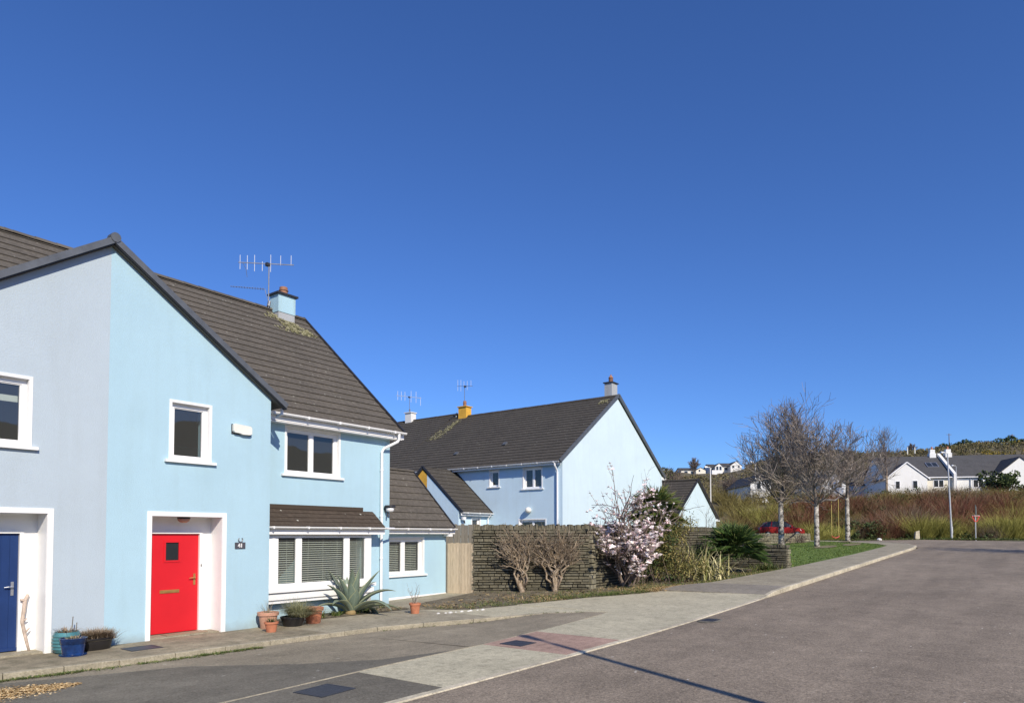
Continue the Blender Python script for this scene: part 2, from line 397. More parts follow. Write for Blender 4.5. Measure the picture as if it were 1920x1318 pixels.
# ------------------------------------------------------------------ construction helpers
def wall(mb, O, U, outline, holes=(), N=None, depth=0, mi=0):
    """planar wall: outline = [(u,z)...] top profile from left to right (bottom z0 first), holes = (u0,u1,z0,z1)"""
    z0, prof = outline
    us = sorted(set([p[0] for p in prof] + [h[0] for h in holes] + [h[1] for h in holes]))
    def top(u):
        for (a, za), (b, zb) in zip(prof, prof[1:]):
            if a <= u <= b: return za + (zb - za) * ((u - a) / (b - a) if b > a else 0)
        return prof[-1][1]
    P = lambda u, z, n=0: O + U * u + UP * z + (N * n if N is not None else V((0,0,0)))
    for a, b in zip(us, us[1:]):
        m = (a + b) / 2
        segs = sorted([(h[2], h[3]) for h in holes if h[0] <= m <= h[1]])
        cur = z0
        for s0, s1 in segs:
            if s0 > cur + 1e-5: mb.quad(P(a,cur), P(b,cur), P(b,s0), P(a,s0), mi=mi)
            cur = s1
        mb.quad(P(a,cur), P(b,cur), P(b,top(b)), P(a,top(a)), mi=mi)
    if depth:
        for (a, b, c, d) in holes:
            mb.quad(P(a,c), P(a,d), P(a,d,-depth), P(a,c,-depth), mi=mi)
            mb.quad(P(b,c), P(b,c,-depth), P(b,d,-depth), P(b,d), mi=mi)
            mb.quad(P(a,d), P(b,d), P(b,d,-depth), P(a,d,-depth), mi=mi)
            if c > z0 + .01: mb.quad(P(a,c), P(a,c,-depth), P(b,c,-depth), P(b,c), mi=mi)

def window(house, O, U, N, u0, u1, z0, z1, bars=(), fw=.07, band=.05, blind=False, rec=.10, sill=True, glass='glass', opener=()):
    P = lambda u, n, z: O + U*u + N*n + UP*z
    if band:
        mb = MB(); t = .012
        mb.fbox(O,U,N, u0-band,u1+band, z1,z1+band, 0,t); mb.fbox(O,U,N, u0-band,u0, z0,z1, 0,t); mb.fbox(O,U,N, u1,u1+band, z0,z1, 0,t)
        mb.fbox(O,U,N, u0,u1, z1-.006,z1-.001, -rec,0); mb.fbox(O,U,N, u0+.001,u0+.006, z0,z1-.006, -rec,0); mb.fbox(O,U,N, u1-.006,u1-.001, z0,z1-.006, -rec,0)
        mb.build('window_surround', MT['white'], house)
    f = MB(); a, b = u0+.008, u1-.008; c, d = z0+.004, z1-.008
    n0, n1 = -rec-.05, -rec+.02
    f.fbox(O,U,N, a,a+fw, c,d, n0,n1); f.fbox(O,U,N, b-fw,b, c,d, n0,n1)
    f.fbox(O,U,N, a+fw,b-fw, c,c+fw, n0,n1); f.fbox(O,U,N, a+fw,b-fw, d-fw,d, n0,n1)
    for (ba, bb) in bars: f.fbox(O,U,N, ba,bb, c+fw,d-fw, n0,n1)
    ed = [a+fw] + [x for p in bars for x in p] + [b-fw]
    for k in range(0, len(ed), 2):            # inner bead of each light
        s = .018; x0, x1 = ed[k], ed[k+1]
        for q in ((x0,x0+s,c+fw,d-fw),(x1-s,x1,c+fw,d-fw),(x0+s,x1-s,c+fw,c+fw+s),(x0+s,x1-s,d-fw-s,d-fw)):
            f.fbox(O,U,N, *q, n0+.01,n1-.016)
    w = f.build('window', MT['upvc'], house)
    g = MB()
    for k in range(0, len(ed), 2):
        q4 = [P(ed[k],n0+.03,c+fw), P(ed[k+1],n0+.03,c+fw), P(ed[k+1],n0+.03,d-fw), P(ed[k],n0+.03,d-fw)]
        g.quad(*(q4 if U.cross(UP).dot(N) > 0 else q4[::-1]))
    g.build('pane', MT[glass], w)
    if blind:
        s = MB()
        for k in range(0, len(ed), 2):
            x0, x1 = ed[k]+.012, ed[k+1]-.012
            z = c+fw+.02; nb = n0-.05
            while z < d-fw-.03:
                s.hexa([P(x0,nb+.010,z), P(x1,nb+.010,z), P(x1,nb-.016,z+.013), P(x0,nb-.016,z+.013),
                        P(x0,nb+.010,z+.003), P(x1,nb+.010,z+.003), P(x1,nb-.016,z+.016), P(x0,nb-.016,z+.016)])
                z += .052
            nl = 3 if x1-x0 > .8 else 1
            for j in range(nl):
                x = x0 + (x1-x0)*(j+.5)/nl + .03
                s.tube([P(x,nb+.014,c+fw), P(x,nb+.014,d-fw)], .003, 4)
            s.fbox(O,U,N, x0,x1, d-fw-.03,d-fw, nb-.03,nb+.02)
        s.build('blind', MT['slat'], w)
    if sill:
        s = MB(); s.fbox(O,U,N, u0-.13,u1+.13, z0-.055,z0-.004, -rec,.065)
        s.build('sill', MT['white'], w)
    return w

def roof_plane(house, name, A, U, L, S, e, mat, th=.03, ucut=None, thick=.06):
    """stepped courses; A = lower left corner, U along the eave, S = full up-slope vector"""
    mb = MB(); sl = S.length; s = S.normalized(); n = U.cross(s).normalized()
    if n.z < 0: n = -n
    k = 0; v = 0
    while v < sl - .01:
        v2 = min(v + e, sl)
        u0, u1 = 0, L
        a = A + U*u0 + s*v + n*th; b = A + U*u1 + s*v + n*th
        c = A + U*u1 + s*(v2+.02) + n*.004; d = A + U*u0 + s*(v2+.02) + n*.004
        uv = [(u0,v+.004),(u1,v+.004),(u1,v2),(u0,v2)]
        a2 = A + U*u0 + s*v - n*.004; b2 = A + U*u1 + s*v - n*.004
        mb.add([a,b,c,d,a2,b2], [(0,1,2,3),(4,5,1,0),(4,0,3),(5,2,1)],
               [uv, [(u0,v+.002)]*4, [(u0,v+.1)]*3, [(u1,v+.1)]*3])
        v = v2; k += 1
    q = [A - n*.01, A + U*L - n*.01, A + U*L + S - n*.01, A + S - n*.01]; lo = [p - n*thick for p in q]
    mb.add(q + lo, [(7,6,5,4),(0,1,5,4),(1,2,6,5),(2,3,7,6),(3,0,4,7)], [[(0,.1)]*4]*5)
    return mb.build(name, MT[mat], house)

def ridge(house, a, b, mat, r=.11, step=.42):
    a = V(a); b = V(b); d = (b-a).normalized(); L = (b-a).length; mb = MB(); x = 0; k = 0
    side = d.cross(UP).normalized()
    while x < L - .02:
        x2 = min(x+step+.03, L)
        vs = []
        for q, rr in ((x, r*1.07), (x2, r)):
            for t in range(7):
                an = math.pi*(t/6); vs.append(a + d*q + side*math.cos(an)*rr*1.15 + UP*(math.sin(an)*rr*.8-.04+random.uniform(-.004,.004)))
        fs = [(i, i+1, i+8, i+7) for i in range(6)] + [tuple(range(7)), tuple(range(13,6,-1))]
        mb.add(vs, fs, [[(x*1.3+k*.37, .1)]*len(f) for f in fs]); x += step; k += 1
    return mb.build('ridge_tiles', MT[mat], house)

def gutter(house, a, b, r=.055, drop=.13, nrm=V((0,-1,0)), brackets=.9, fascia=True, foff=.075):
    a = V(a); b = V(b); mb = MB(); d = (b-a).normalized(); L = (b-a).length
    vs = []; n = 9
    for p in (a, b):
        for k in range(n):
            t = math.pi + math.pi*k/(n-1); vs.append(p + nrm*math.cos(t)*r + UP*math.sin(t)*r)
        for k in range(n-1,-1,-1):
            t = math.pi + math.pi*k/(n-1); vs.append(p + nrm*math.cos(t)*(r-.006) + UP*math.sin(t)*(r-.006))
    m = 2*n
    fs = [(k, (k+1)%m, m+(k+1)%m, m+k) for k in range(m)] + [tuple(range(n)), tuple(m+k for k in range(n))]
    mb.add(vs, fs)
    x = .3
    while x < L - .1 and brackets:
        c = a + d*x
        mb.fbox(c, d, nrm, -.015,.015, -r*1.08,.006, -r*1.0,r*1.08); x += brackets
    g = mb.build('gutter', MT['upvc'], house)
    if fascia:
        f = MB(); ia = a - nrm*foff; ib = b - nrm*foff
        O = ia; f.fbox(V((ia.x, ia.y, ia.z)), d, nrm, -.02, L+.02, -drop, .05, -.025, 0)
        f.build('fascia', MT['upvc'], house)
    return g

def chimney(house, c, sx, sy, z0, z1, mats, pots=((0,0,.13,.32),), cap='stack', potmat='terracotta', split=None):
    x, y = c; mb = MB()
    if split:
        mb.box(x-sx/2+.015,x+sx/2-.015,y-sy/2+.015,y+sy/2-.015,z0,split, 1); mb.box(x-sx/2,x+sx/2,y-sy/2,y+sy/2,split,z1, 0)
    else: mb.box(x-sx/2,x+sx/2,y-sy/2,y+sy/2,z0,z1)
    ch = mb.build('chimney', mats, house)
    m = MB(); m.box(x-sx/2-.06,x+sx/2+.06,y-sy/2-.06,y+sy/2+.06,z1,z1+.05); m.build('cap', MT['dark'] if cap=='stack' else MT[cap], ch)
    for dx, dy, r, h in pots:
        p = MB(); p.lathe((x+dx,y+dy,z1+.05), [(r*.9,0),(r*.92,h*.5),(r*1.08,h*.55),(r*1.08,h*.62),(r*.9,h*.66),(r*.92,h*.95),(r*.8,h),(r*.6,h)], 16)
        p.build('pot', MT[potmat], ch, smooth=True, auto=40)
    return ch

def tri_gable(mb, O, U, u0, u1, zb, prof, holes=(), N=None, depth=0): wall(mb, O, U, (zb, prof), holes, N, depth)
X = V((1,0,0)); Y = V((0,1,0))

# ================================================================== SETTING
def interp(pl, x):
    if x <= pl[0][0]: return pl[0][1]
    for (a, ya), (b, yb) in zip(pl, pl[1:]):
        if a <= x <= b: return ya + (yb-ya)*((x-a)/(b-a) if b > a else 0)
    return pl[-1][1]
def xgrid(x0, x1, pls, st=.5):
    xs = {round(x0,4), round(x1,4)}
    x = math.ceil(x0/st)*st
    while x < x1: xs.add(round(x,4)); x += st if x < 26 else 2
    for p in pls:
        for a, _ in p:
            if x0 < a < x1: xs.add(round(a,4))
    return sorted(xs)
def sheet(name, mat, x0, x1, fr, bk, d0=0.0, d1=None, skirt=0, label='', rows=1, wob=0):
    d1 = d0 if d1 is None else d1
    F = lambda d, x: d(x) if callable(d) else d
    xs = xgrid(x0, x1, [fr, bk]); mb = MB(); vs = []; nr = rows+1
    for x in xs:
        ya, yb = interp(fr, x), interp(bk, x); za, zb = F(d0,x), F(d1,x)
        for k in range(nr):
            t = k/rows; w = wob*math.sin(x*7.1+k*2.3)*math.cos(x*3.3-k*4.1) if 0 < k < rows else 0
            vs.append((x, ya+(yb-ya)*t, zg(x)+za+(zb-za)*t+w))
    n = len(xs)
    fs = [(i*nr+k, (i+1)*nr+k, (i+1)*nr+k+1, i*nr+k+1) for i in range(n-1) for k in range(rows)]
    mb.add(vs, fs)
    if skirt:
        for i in range(n-1):
            for k in (0, rows):
                a, b = V(vs[i*nr+k]), V(vs[(i+1)*nr+k]); s = V((0,0,skirt)); mb.quad(a-s, b-s, b, a)
        for i in (0, n-1):
            a, b = V(vs[i*nr]), V(vs[i*nr+rows]); s = V((0,0,skirt)); mb.quad(a-s, b-s, b, a)
    o = mb.build(name, MT[mat]); structure(o, label); return o
def sstep(a, b, x):
    t = max(0, min(1, (x-a)/(b-a))); return t*t*(3-2*t)

# --- base ground to the horizon
gx = [-400,-200,-100,-60,-40,-25]+[-15+k for k in range(0,50,1)]+[36+2*k for k in range(24)]+[90,100,120,150,200,300,450,700,1000]
gy = [-600,-300,-150,-80,-50,-35,-28,-22,-18,-14,-11,-9]+[-7+k for k in range(0,32)]+[28,34,42,55,75,110,180,300,600]
mb = MB(); vs = []
for x in gx:
    for y in gy:
        z = zg(min(x,160)) - .22 + 4.5*sstep(-16,-30,y) + 13*sstep(-34,-75,y)*(1+.12*math.sin(x*.13)) + random.uniform(-.01,.01)  # unseen rise across the road, added so the windows mirror a dark bank
        vs.append((x,y,z))
ny = len(gy)
mb.add(vs, [(i*ny+j,(i+1)*ny+j,(i+1)*ny+j+1,i*ny+j+1) for i in range(len(gx)-1) for j in range(ny-1)])
structure(mb.build('ground', MT['ground'], smooth=True), 'rough brown and green open ground around the houses')

# --- hillside behind
HR = [(-150,4),(0,12),(40,22),(54,23.4),(64,22.6),(72,22.8),(80,24.2),(87,26.6),(98,28.6),(113,29.6),(128,29.6),(139,30.2),(150,31.0),(158,32.0),(180,32.8),(260,35),(420,33)]
def hillz(r, f):
    p = W(r, f); z0 = zg(min(p.x,100))
    H = interp(HR, r*240/max(f,1)) if f > 60 else 10
    z = min(z0, 1.6) - .25 + 4.4*sstep(62,80,f)
    z += (H - 5.7) * sstep(98, 245, f)
    if f > 245: z -= (f-245)*.06
    z += .5*math.sin(r*.11+f*.07)*sstep(100,140,f)
    return z
mb = MB(); vs = []
rs = [-150,-120,-90,-70,-50,-35,-20,-10]+[0+3*k for k in range(30)]+[92+6*k for k in range(20)]+[220,250,290,350,430]
fs_ = [61,63,65,67,69,71,74,77,80,84,88,92,97,103,110,118,126,135,145,155,165,176,188,200,212,225,236,245,255,270,300,360]
for r in rs:
    for f in fs_: vs.append(W(r, f, hillz(r,f) + (random.uniform(-.4,.4) if f > 110 else random.uniform(-.05,.05))))
nf = len(fs_)
mb.add(vs, [(i*nf+j,(i+1)*nf+j,(i+1)*nf+j+1,i*nf+j+1) for i in range(len(rs)-1) for j in range(nf-1)])
structure(mb.build('hill', MT['hill'], smooth=True), 'scrubby brown hillside rising behind the estate')

# --- road, lane, paths
K = 5.8
KB = [(-40,K),(120,K)]
FB = [(-40,7.1),(4.27,7.28),(6.4,7.42),(9.07,7.5),(13.9,7.85),(14.4,7.95)]
HK = [(-40,12.0),(0,11.55),(3.34,11.31),(4.76,11.12),(7.25,10.97),(9.6,10.76),(10.6,10.42),(11.7,9.96),(13.46,9.2),(14.1,8.5),(14.4,7.96)]
PBK = [(-40,13.1),(12.3,13.1)]
VF = [(12.3,12.15),(13.0,11.1),(14.9,10.48),(16.7,9.9),(18.4,9.1),(20.5,8.65),(21.7,8.2),(24.7,8.02),(29.45,7.75),(40.7,7.46),(50,7.5)]
VB = [(12.3,12.4),(13.3,12.9),(14.3,13.05),(15.9,13.4),(16.0,13.5),(18.4,10.9),(29.9,10.9)]
up = lambda x: .012 + .108*sstep(18.6,20.3,x)
hkd = lambda x: -.085*(1-sstep(11.5,13.6,x))
sheet('road','road',-40,53,[(-40,-7.5),(53,-7.5)],[(-40,K-.12),(53,K-.12)],0,label='grey tarmac road running up the street')
sheet('junction_road','road',53,72,[(53,-22),(62,-22),(66.2,0),(72,11)],[(53,5.9),(57.5,6.9),(60.6,9.0),(62.6,12.4),(63,17),(72,17)],0,label='tarmac junction at the far end of the road')
sheet('far_pavement','conc2',-40,53,[(-40,-9.5),(53,-9.5)],[(-40,-7.5),(53,-7.5)],.1,skirt=.15,label='pavement along the other side of the road')
XD = [(-40,9.9),(3.2,10.9),(5.3,10.1),(6.43,8.76),(7.31,8.02),(8.9,7.47)]
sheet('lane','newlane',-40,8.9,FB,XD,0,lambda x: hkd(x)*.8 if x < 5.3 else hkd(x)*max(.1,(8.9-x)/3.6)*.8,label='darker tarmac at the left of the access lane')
sheet('lane_edge','lane',-40,5.3,XD,HK,lambda x: hkd(x)*.8,hkd,label='lighter worn strip of the lane beside the house kerb')
sheet('lane_worn','lane',5.3,8.9,XD,HK,lambda x: hkd(x)*max(.1,(8.9-x)/3.6)*.8,hkd,label='worn grey tarmac of the access lane')
sheet('lane_mouth','lane',8.9,14.38,FB,HK,0,hkd,label='narrow end of the access lane')
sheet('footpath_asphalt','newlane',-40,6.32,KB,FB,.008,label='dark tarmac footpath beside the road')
sheet('footpath','conc',6.32,9.15,KB,FB,.012,skirt=.05,label='pale concrete footpath slab')
sheet('footpath_patch','pink',9.15,10.95,KB,FB,.014,skirt=.05,label='pinkish concrete patch in the footpath')
sheet('footpath_wide','conc',10.95,14.4,KB,FB,.012,skirt=.05,label='pale concrete footpath beyond the pink patch')
sheet('footpath_apron','conc',14.4,19.4,KB,VF,up,.012,skirt=.05,label='broad pale concrete apron where lane meets footpath')
sheet('footpath_slab','concdark',19.4,21.5,KB,VF,up,up,skirt=.1,label='dark concrete footpath slab at the kerb ramp')
sheet('footpath_far','conc2',21.5,50,KB,VF,up,up,skirt=.12,label='grey concrete footpath running up the street')
sheet('house_pavement','conc3',-40,8.5,HK,PBK,.0,.0,skirt=.14,label='stained concrete pavement in front of the doors')
sheet('house_pavement_end','conc2',8.5,12.3,HK,[(8.5,12.95),(9.3,12.75),(12.0,12.5),(12.3,12.45)],.0,.0,skirt=.14,label='concrete pavement in front of the bay window')
sheet('pavement_corner','conc',12.3,14.4,HK,VF,.005,.0,skirt=.14,label='pale concrete where the pavement swings round')
sheet('side_path','conc2',12.3,16.0,VB,[(12.3,14.5),(16,14.5)],.004,label='concrete path below the kitchen wall')
sheet('planting_bed','soil',8.3,12.31,[(8.3,12.95),(8.5,12.95),(9.3,12.75),(12.0,12.5),(12.31,12.45)],[(8.3,13.6),(12.6,13.6)],.01,.03,rows=4,wob=.02,label='narrow earth bed under the bay window')
sheet('verge','soil',12.3,29.5,VF,VB,.0,.06,rows=8,wob=.03,label='bare earth verge below the garden wall')
# kerbs
def kerb(name, pts, w, top, bot, label, inner=1, mat='kerb', seg=.9):
    mb = MB(); P = [V((x,y,0)) for x,y in pts]; acc = []
    for a, b in zip(P, P[1:]):
        n = max(1, round((b-a).length/seg)); acc += [a+(b-a)*(k/n) for k in range(n)]
    acc.append(P[-1])
    for a, b in zip(acc, acc[1:]):
        d = (b-a).normalized(); s = V((-d.y,d.x,0))*inner; g = d*.006
        a2, b2 = a+g, b-g; j = random.uniform(-.004,.004)
        za, zb = zg(a.x), zg(b.x)
        ta, tb, ba, bb = [q(x) if callable(q) else q for q, x in ((top,a.x),(top,b.x),(bot,a.x),(bot,b.x))]
        c = .012
        def ring(p, zz, t, bo):
            return [p+UP*(zz+bo), p+UP*(zz+max(bo+.004,t-c+j)), p+s*c+UP*(zz+t+j), p+s*w+UP*(zz+t+j), p+s*w+UP*(zz+bo)]
        r1, r2 = ring(a2,za,ta,ba), ring(b2,zb,tb,bb)
        mb.add(r1+r2, [(k,k+1,k+6,k+5) for k in range(4)]+[(4,3,2,1,0),(5,6,7,8,9)])
    return structure(mb.build(name, MT[mat]), label)
kerb('kerb', [(-40,K-.12),(6,K-.12),(20,K-.12),(50,K-.12),(53.6,K+.1),(57.5,7.05),(60.5,9.15),(62.5,12.5),(63,17)], .118, lambda x: up(x)+.005, -.1, 'pale kerb stones along the road edge')
kerb('house_kerb', [(-40,11.9),(0,11.45),(3.34,11.21),(4.76,11.02),(7.25,10.87),(9.6,10.66),(10.6,10.32),(11.7,9.86),(13.4,9.1),(14.0,8.45)], .11, .006, -.14, 'low kerb stones edging the house pavement', mat='conc2')
kerb('footpath_edging', [(-40,7.08),(4.27,7.26),(6.4,7.4),(9.07,7.48),(13.9,7.83),(14.4,7.93)], .035, .016, -.06, 'thin pale edging between footpath and lane', mat='conc2')
# corner of far footpath + lawn
outer = [(50,K),(53.6,K+.22),(57.4,7.2),(60.35,9.3),(62.3,12.6),(62.8,17)]
inn = [(50,7.5),(53.3,7.62),(56.2,8.6),(58.6,10.4),(60.3,13),(60.8,17)]
mb = MB()
for k in range(5):
    q = [outer[k],outer[k+1],inn[k+1],inn[k]]
    mb.quad(*[V((x,y,zg(x)+.12)) for x,y in q])
    mb.quad(*[V((x,y,zg(x)+z)) for (x,y),z in ((inn[k],.12),(inn[k+1],.12),(inn[k+1],-.1),(inn[k],-.1))])
structure(mb.build('footpath_corner', MT['conc2']), 'far footpath curving round the corner')
mb = MB(); LX = [30+k for k in range(27)]
vs = []
for x in LX:
    y0 = interp([(29,7.72),(40.7,7.46),(50,7.5),(53.3,7.62),(56.2,8.6)], x); 
    for k in range(9):
        t = k/8; y = y0+(16-y0)*t
        vs.append((x,y,zg(x)+.10+.12*math.sin(t*3)+random.uniform(-.01,.01)))
mb.add(vs, [(i*9+k,(i+1)*9+k,(i+1)*9+k+1,i*9+k+1) for i in range(len(LX)-1) for k in range(8)])
poly = [(56,8.55),(56.2,8.6),(58.6,10.4),(60.3,13),(60.8,16),(56,16)]
mb.quad(*[V((x,y,zg(x)+.11)) for x,y in poly])
structure(mb.build('lawn', MT['lawn'], smooth=True), 'mown green lawn under the birch trees')
for (cx, cy, lx, ly) in ((47.8,10.4,2.6,.55),(52.6,9.7,2.4,.5),(57.5,11.0,1.2,.5)):
    mb = MB(); n = 26
    mb.add([(cx+lx*math.cos(2*math.pi*k/n)*random.uniform(.8,1.1), cy+ly*math.sin(2*math.pi*k/n)*random.uniform(.8,1.1), 0) for k in range(n)], [tuple(range(n))])
    mb.v = [(x,y,zg(x)+.10+.12*math.sin(3*max(0,min(1,(y-7.5)/8.5)))+.025) for x,y,z in mb.v]
    structure(mb.build('bare_earth', MT['bare']), 'worn bare earth in the lawn')

# ================================================================== HOUSE 41 (light blue) and its grey neighbour
GP = 6.95; GS = .685                                    # gable peak height and slope
GX0, GX1, GM = 2.02, 8.38, 5.2
def gz(x): return GP - GS*abs(x-GM)
hA = thing('terraced_house', (8.8,13.2,0), 'light blue terraced house with the red front door and white bay window', 'house')
hB = thing('terraced_house', (3.4,13.0,0), 'pale grey-blue terraced house with the navy front door at the left edge', 'house')
OG = V((0,12.64,0)); NG = V((0,-1,0))
mb = MB()
wall(mb, OG, X, (0, [(GM,GP),(GX1,gz(GX1))]), [(5.97,7.33,0,2.25),(6.30,7.03,3.31,4.375)], NG, .41)
OB = V((0,13.05,0)); wall(mb, OB, X, (0, [(5.9,2.3),(7.4,2.3)]), [(6.13,7.10,0.02,1.96)], NG, .12, mi=1)
wall(mb, V((GX1,0,0)), Y, (0, [(12.64,gz(GX1)),(13.5,gz(GX1))]))
OM = V((0,13.5,0)); wall(mb, OM, X, (0, [(GX1,4.75),(12.55,4.75)]), [(9.36,10.86,3.31,4.375),(8.85,11.55,.3,2.3)], NG, .1)
wall(mb, V((12.55,0,0)), Y, (0, [(13.5,4.75),(17.6,8.40),(21.7,4.75)]))
wall(mb, V((0,21.7,0)), X, (0, [(GM,4.75),(12.55,4.75)]))
OK_ = V((0,14.4,0)); wall(mb, OK_, X, (0, [(12.55,2.15),(15.75,2.15)]), [(13.0,14.75,.76,1.80)], NG, .1)
wall(mb, V((15.75,0,0)), Y, (0, [(14.4,2.15),(15.95,3.72),(17.6,2.15)]))
wall(mb, V((0,17.6,0)), X, (0, [(12.55,2.15),(15.75,2.15)]))
wall(mb, V((8.46,0,0)), Y, (0, [(13.1,2.2),(13.5,2.2)]))
wall(mb, V((11.66,0,0)), Y, (0, [(13.2,2.2),(13.5,2.2)]), mi=1)
wall(mb, V((0,13.36,0)), X, (0, [(8.46,.66),(11.64,.66)]))
mb.quad(V((8.3,13.2,2.02)),V((11.66,13.2,2.02)),V((11.66,13.5,2.02)),V((8.3,13.5,2.02)))
mb.build('wall', [MT['blue'], MT['white']], hA)
m2 = MB()
m2.fbox(OK_,X,NG,12.56,15.755,0,.13,-.05,.018); m2.fbox(OM,X,NG,11.0,12.55,0,.07,-.05,.015)
m2.build('plinth', MT['white'], hA)

mb = MB()
wall(mb, OG, X, (0, [(GX0,gz(GX0)),(GM,GP)]), [(2.96,4.32,0,2.25),(3.24,4.02,3.31,4.375)], NG, .41)
wall(mb, OB, X, (0, [(2.9,2.3),(4.4,2.3)]), [(3.1,4.08,0.02,1.96)], NG, .12, mi=1)
wall(mb, V((GX0,0,0)), Y, (0, [(12.64,gz(GX0)),(13.5,gz(GX0))]))
wall(mb, OM, X, (0, [(-6,4.75),(GX0,4.75)])); wall(mb, V((-6,0,0)), Y, (0, [(13.5,4.75),(17.6,8.4),(21.7,4.75)]))
wall(mb, V((0,21.7,0)), X, (0, [(-6,4.75),(GM,4.75)]))
wall(mb, V((GM,0,0)), Y, (0, [(12.66,6.9),(15.9,6.9),(17.6,8.3),(21.7,4.7)]))
mb.build('wall', [MT['greyblue'], MT['white']], hB)

def doorway(h, u0, u1, top, dl, dr, paint, kind):
    mb = MB(); t = .014; b = .085
    mb.fbox(OG,X,NG,u0-b,u0,-.02,top+b,0,t); mb.fbox(OG,X,NG,u1,u1+b,-.02,top+b,0,t); mb.fbox(OG,X,NG,u0,u1,top,top+b,0,t)
    mb.fbox(OG,X,NG,u0+.001,u0+.006,-.02,top,-.41,0); mb.fbox(OG,X,NG,u1-.006,u1-.001,-.02,top,-.41,0); mb.fbox(OG,X,NG,u0+.006,u1-.006,top-.006,top-.001,-.41,0)
    mb.build('door_surround', MT['white'], h)
    mb = MB(); mb.fbox(OB,X,NG,dl-.045,dl+.012,.0,1.975,-.04,.02); mb.fbox(OB,X,NG,dr-.012,dr+.045,.0,1.975,-.04,.02); mb.fbox(OB,X,NG,dl+.012,dr-.012,1.93,1.975,-.04,.02)
    mb.build('door_frame', MT['white'], h)
    mb = MB(); mb.fbox(OB,X,NG,u0,u1,-.01,.03,-.1,.36); mb.build('doorstep', MT['conc2'], h)
    d = MB(); n0, n1 = -.075, -.03
    a, c = dl+.014, dr-.014; z0, z1 = .045, 1.928
    if kind == 'A':
        g0, g1, h0, h1 = a+.30, a+.55, 1.42, 1.76
        for q in ((a,g0,z0,z1),(g1,c,z0,z1),(g0,g1,z0,h0),(g0,g1,h1,z1)): d.fbox(OB,X,NG,*q,n0,n1)
        for q in ((g0-.035,g0,h0-.035,h1+.035),(g1,g1+.035,h0-.035,h1+.035),(g0,g1,h0-.035,h0),(g0,g1,h1,h1+.035)): d.fbox(OB,X,NG,*q,n1,n1+.012)
    else:
        np_ = 8
        for k in range(np_):
            w = (c-a)/np_; d.fbox(OB,X,NG,a+w*k+.003,a+w*(k+1)-.003,z0,z1,n0,n1)
        d.fbox(OB,X,NG,a,c,z0,z1,n0-.01,n1-.006); d.fbox(OB,X,NG,a,c,z0,z0+.05,n1,n1+.02)
        g0, g1, h0, h1 = a+.22, a+.50, 1.36, 1.78
        for q in ((g0-.03,g0,h0-.03,h1+.03),(g1,g1+.03,h0-.03,h1+.03),(g0,g1,h0-.03,h0),(g0,g1,h1,h1+.03)): d.fbox(OB,X,NG,*q,n1,n1+.014)
    dd = d.build('door', MT[paint], h)
    g = MB(); g.fbox(OB,X,NG,g0,g1,h0,h1,n1-.02 if kind=='A' else n1,n1-.012 if kind=='A' else n1+.003); g.build('pane', MT['darkglass'], dd)
    m = MB(); m.fbox(OB,X,NG,a+.20,a+.57,.80,.86,n1,n1+.012); m.fbox(OB,X,NG,a+.215,a+.555,.815,.845,n1+.012,n1+.018); m.build('letterbox', MT['brass' if kind=='A' else 'chrome'], dd)
    m = MB(); hx = c-.075
    m.fbox(OB,X,NG,hx-.02,hx+.02,.93,1.15,n1,n1+.01); P = lambda u,n,z: OB+X*u+NG*n+UP*z
    m.tube([P(hx,n1,1.07),P(hx,n1+.05,1.07)],.011,8); m.tube([P(hx+.005,n1+.05,1.07),P(hx-.06,n1+.052,1.072),P(hx-.12,n1+.045,1.065)],[.011,.010,.008],8)
    m.build('handle', MT['brass' if kind=='A' else 'chrome'], dd)
    if kind == 'A':
        m = MB(); m.fbox(OB,X,NG,c+.03,c+.045,1.28,1.33,.02,.03); m.build('doorbell', MT['dark'], h)
doorway(hA, 5.97, 7.33, 2.25, 6.13, 7.10, 'red', 'A')
doorway(hB, 2.96, 4.32, 2.25, 3.10, 4.08, 'navy', 'B')
window(hA, OG, X, NG, 6.30, 7.03, 3.31, 4.375)
window(hB, OG, X, NG, 3.24, 4.02, 3.31, 4.375)
m = MB(); m.fbox(OG,X,NG,3.34,3.93,4.02,4.12,-.24,-.2); m.build('roller_blind', MT['slat'], hB)
window(hA, OM, X, NG, 9.36, 10.86, 3.31, 4.375, bars=((10.06,10.16),), band=.045)
window(hA, OK_, X, NG, 13.0, 14.75, .76, 1.80, bars=((13.95,14.07),), blind=True, band=.045)
# bay window
OY = V((0,13.2,0))
f = MB(); a, b, c, d = 8.45, 11.665, .72, 1.92
ed = [(8.97,9.46),(9.585,10.83),(10.965,11.48)]
n0, n1 = -.06, 0
f.fbox(OY,X,NG,a,8.97,c,d,n0,n1); f.fbox(OY,X,NG,11.48,b,c,d,n0,n1)
f.fbox(OY,X,NG,9.46,9.585,c,d,n0,n1); f.fbox(OY,X,NG,10.83,10.965,c,d,n0,n1)
f.fbox(OY,X,NG,8.82,8.90,c+.0,d,n1,n1+.012); f.fbox(OY,X,NG,8.90,11.56,c,c+.03,n1,n1+.012)
for (p, q) in ed:
    f.fbox(OY,X,NG,p,q,c,.80,n0,n1); f.fbox(OY,X,NG,p,q,d-.06,d,n0,n1)
    s = .02
    for k in ((p,p+s,.80,d-.06),(q-s,q,.80,d-.06),(p+s,q-s,.80,.80+s),(p+s,q-s,d-.06-s,d-.06)): f.fbox(OY,X,NG,*k,n0+.01,n1-.012)
f.fbox(V((0,13.2,0)),X,NG,11.60,11.664,c,d,-.3,n0)
bw = f.build('bay_window', MT['upvc'], hA)
g = MB()
for (p, q) in ed: g.quad(V((p,13.235,.8)),V((q,13.235,.8)),V((q,13.235,d-.06)),V((p,13.235,d-.06)))
g.build('pane', MT['glass'], bw)
s = MB()
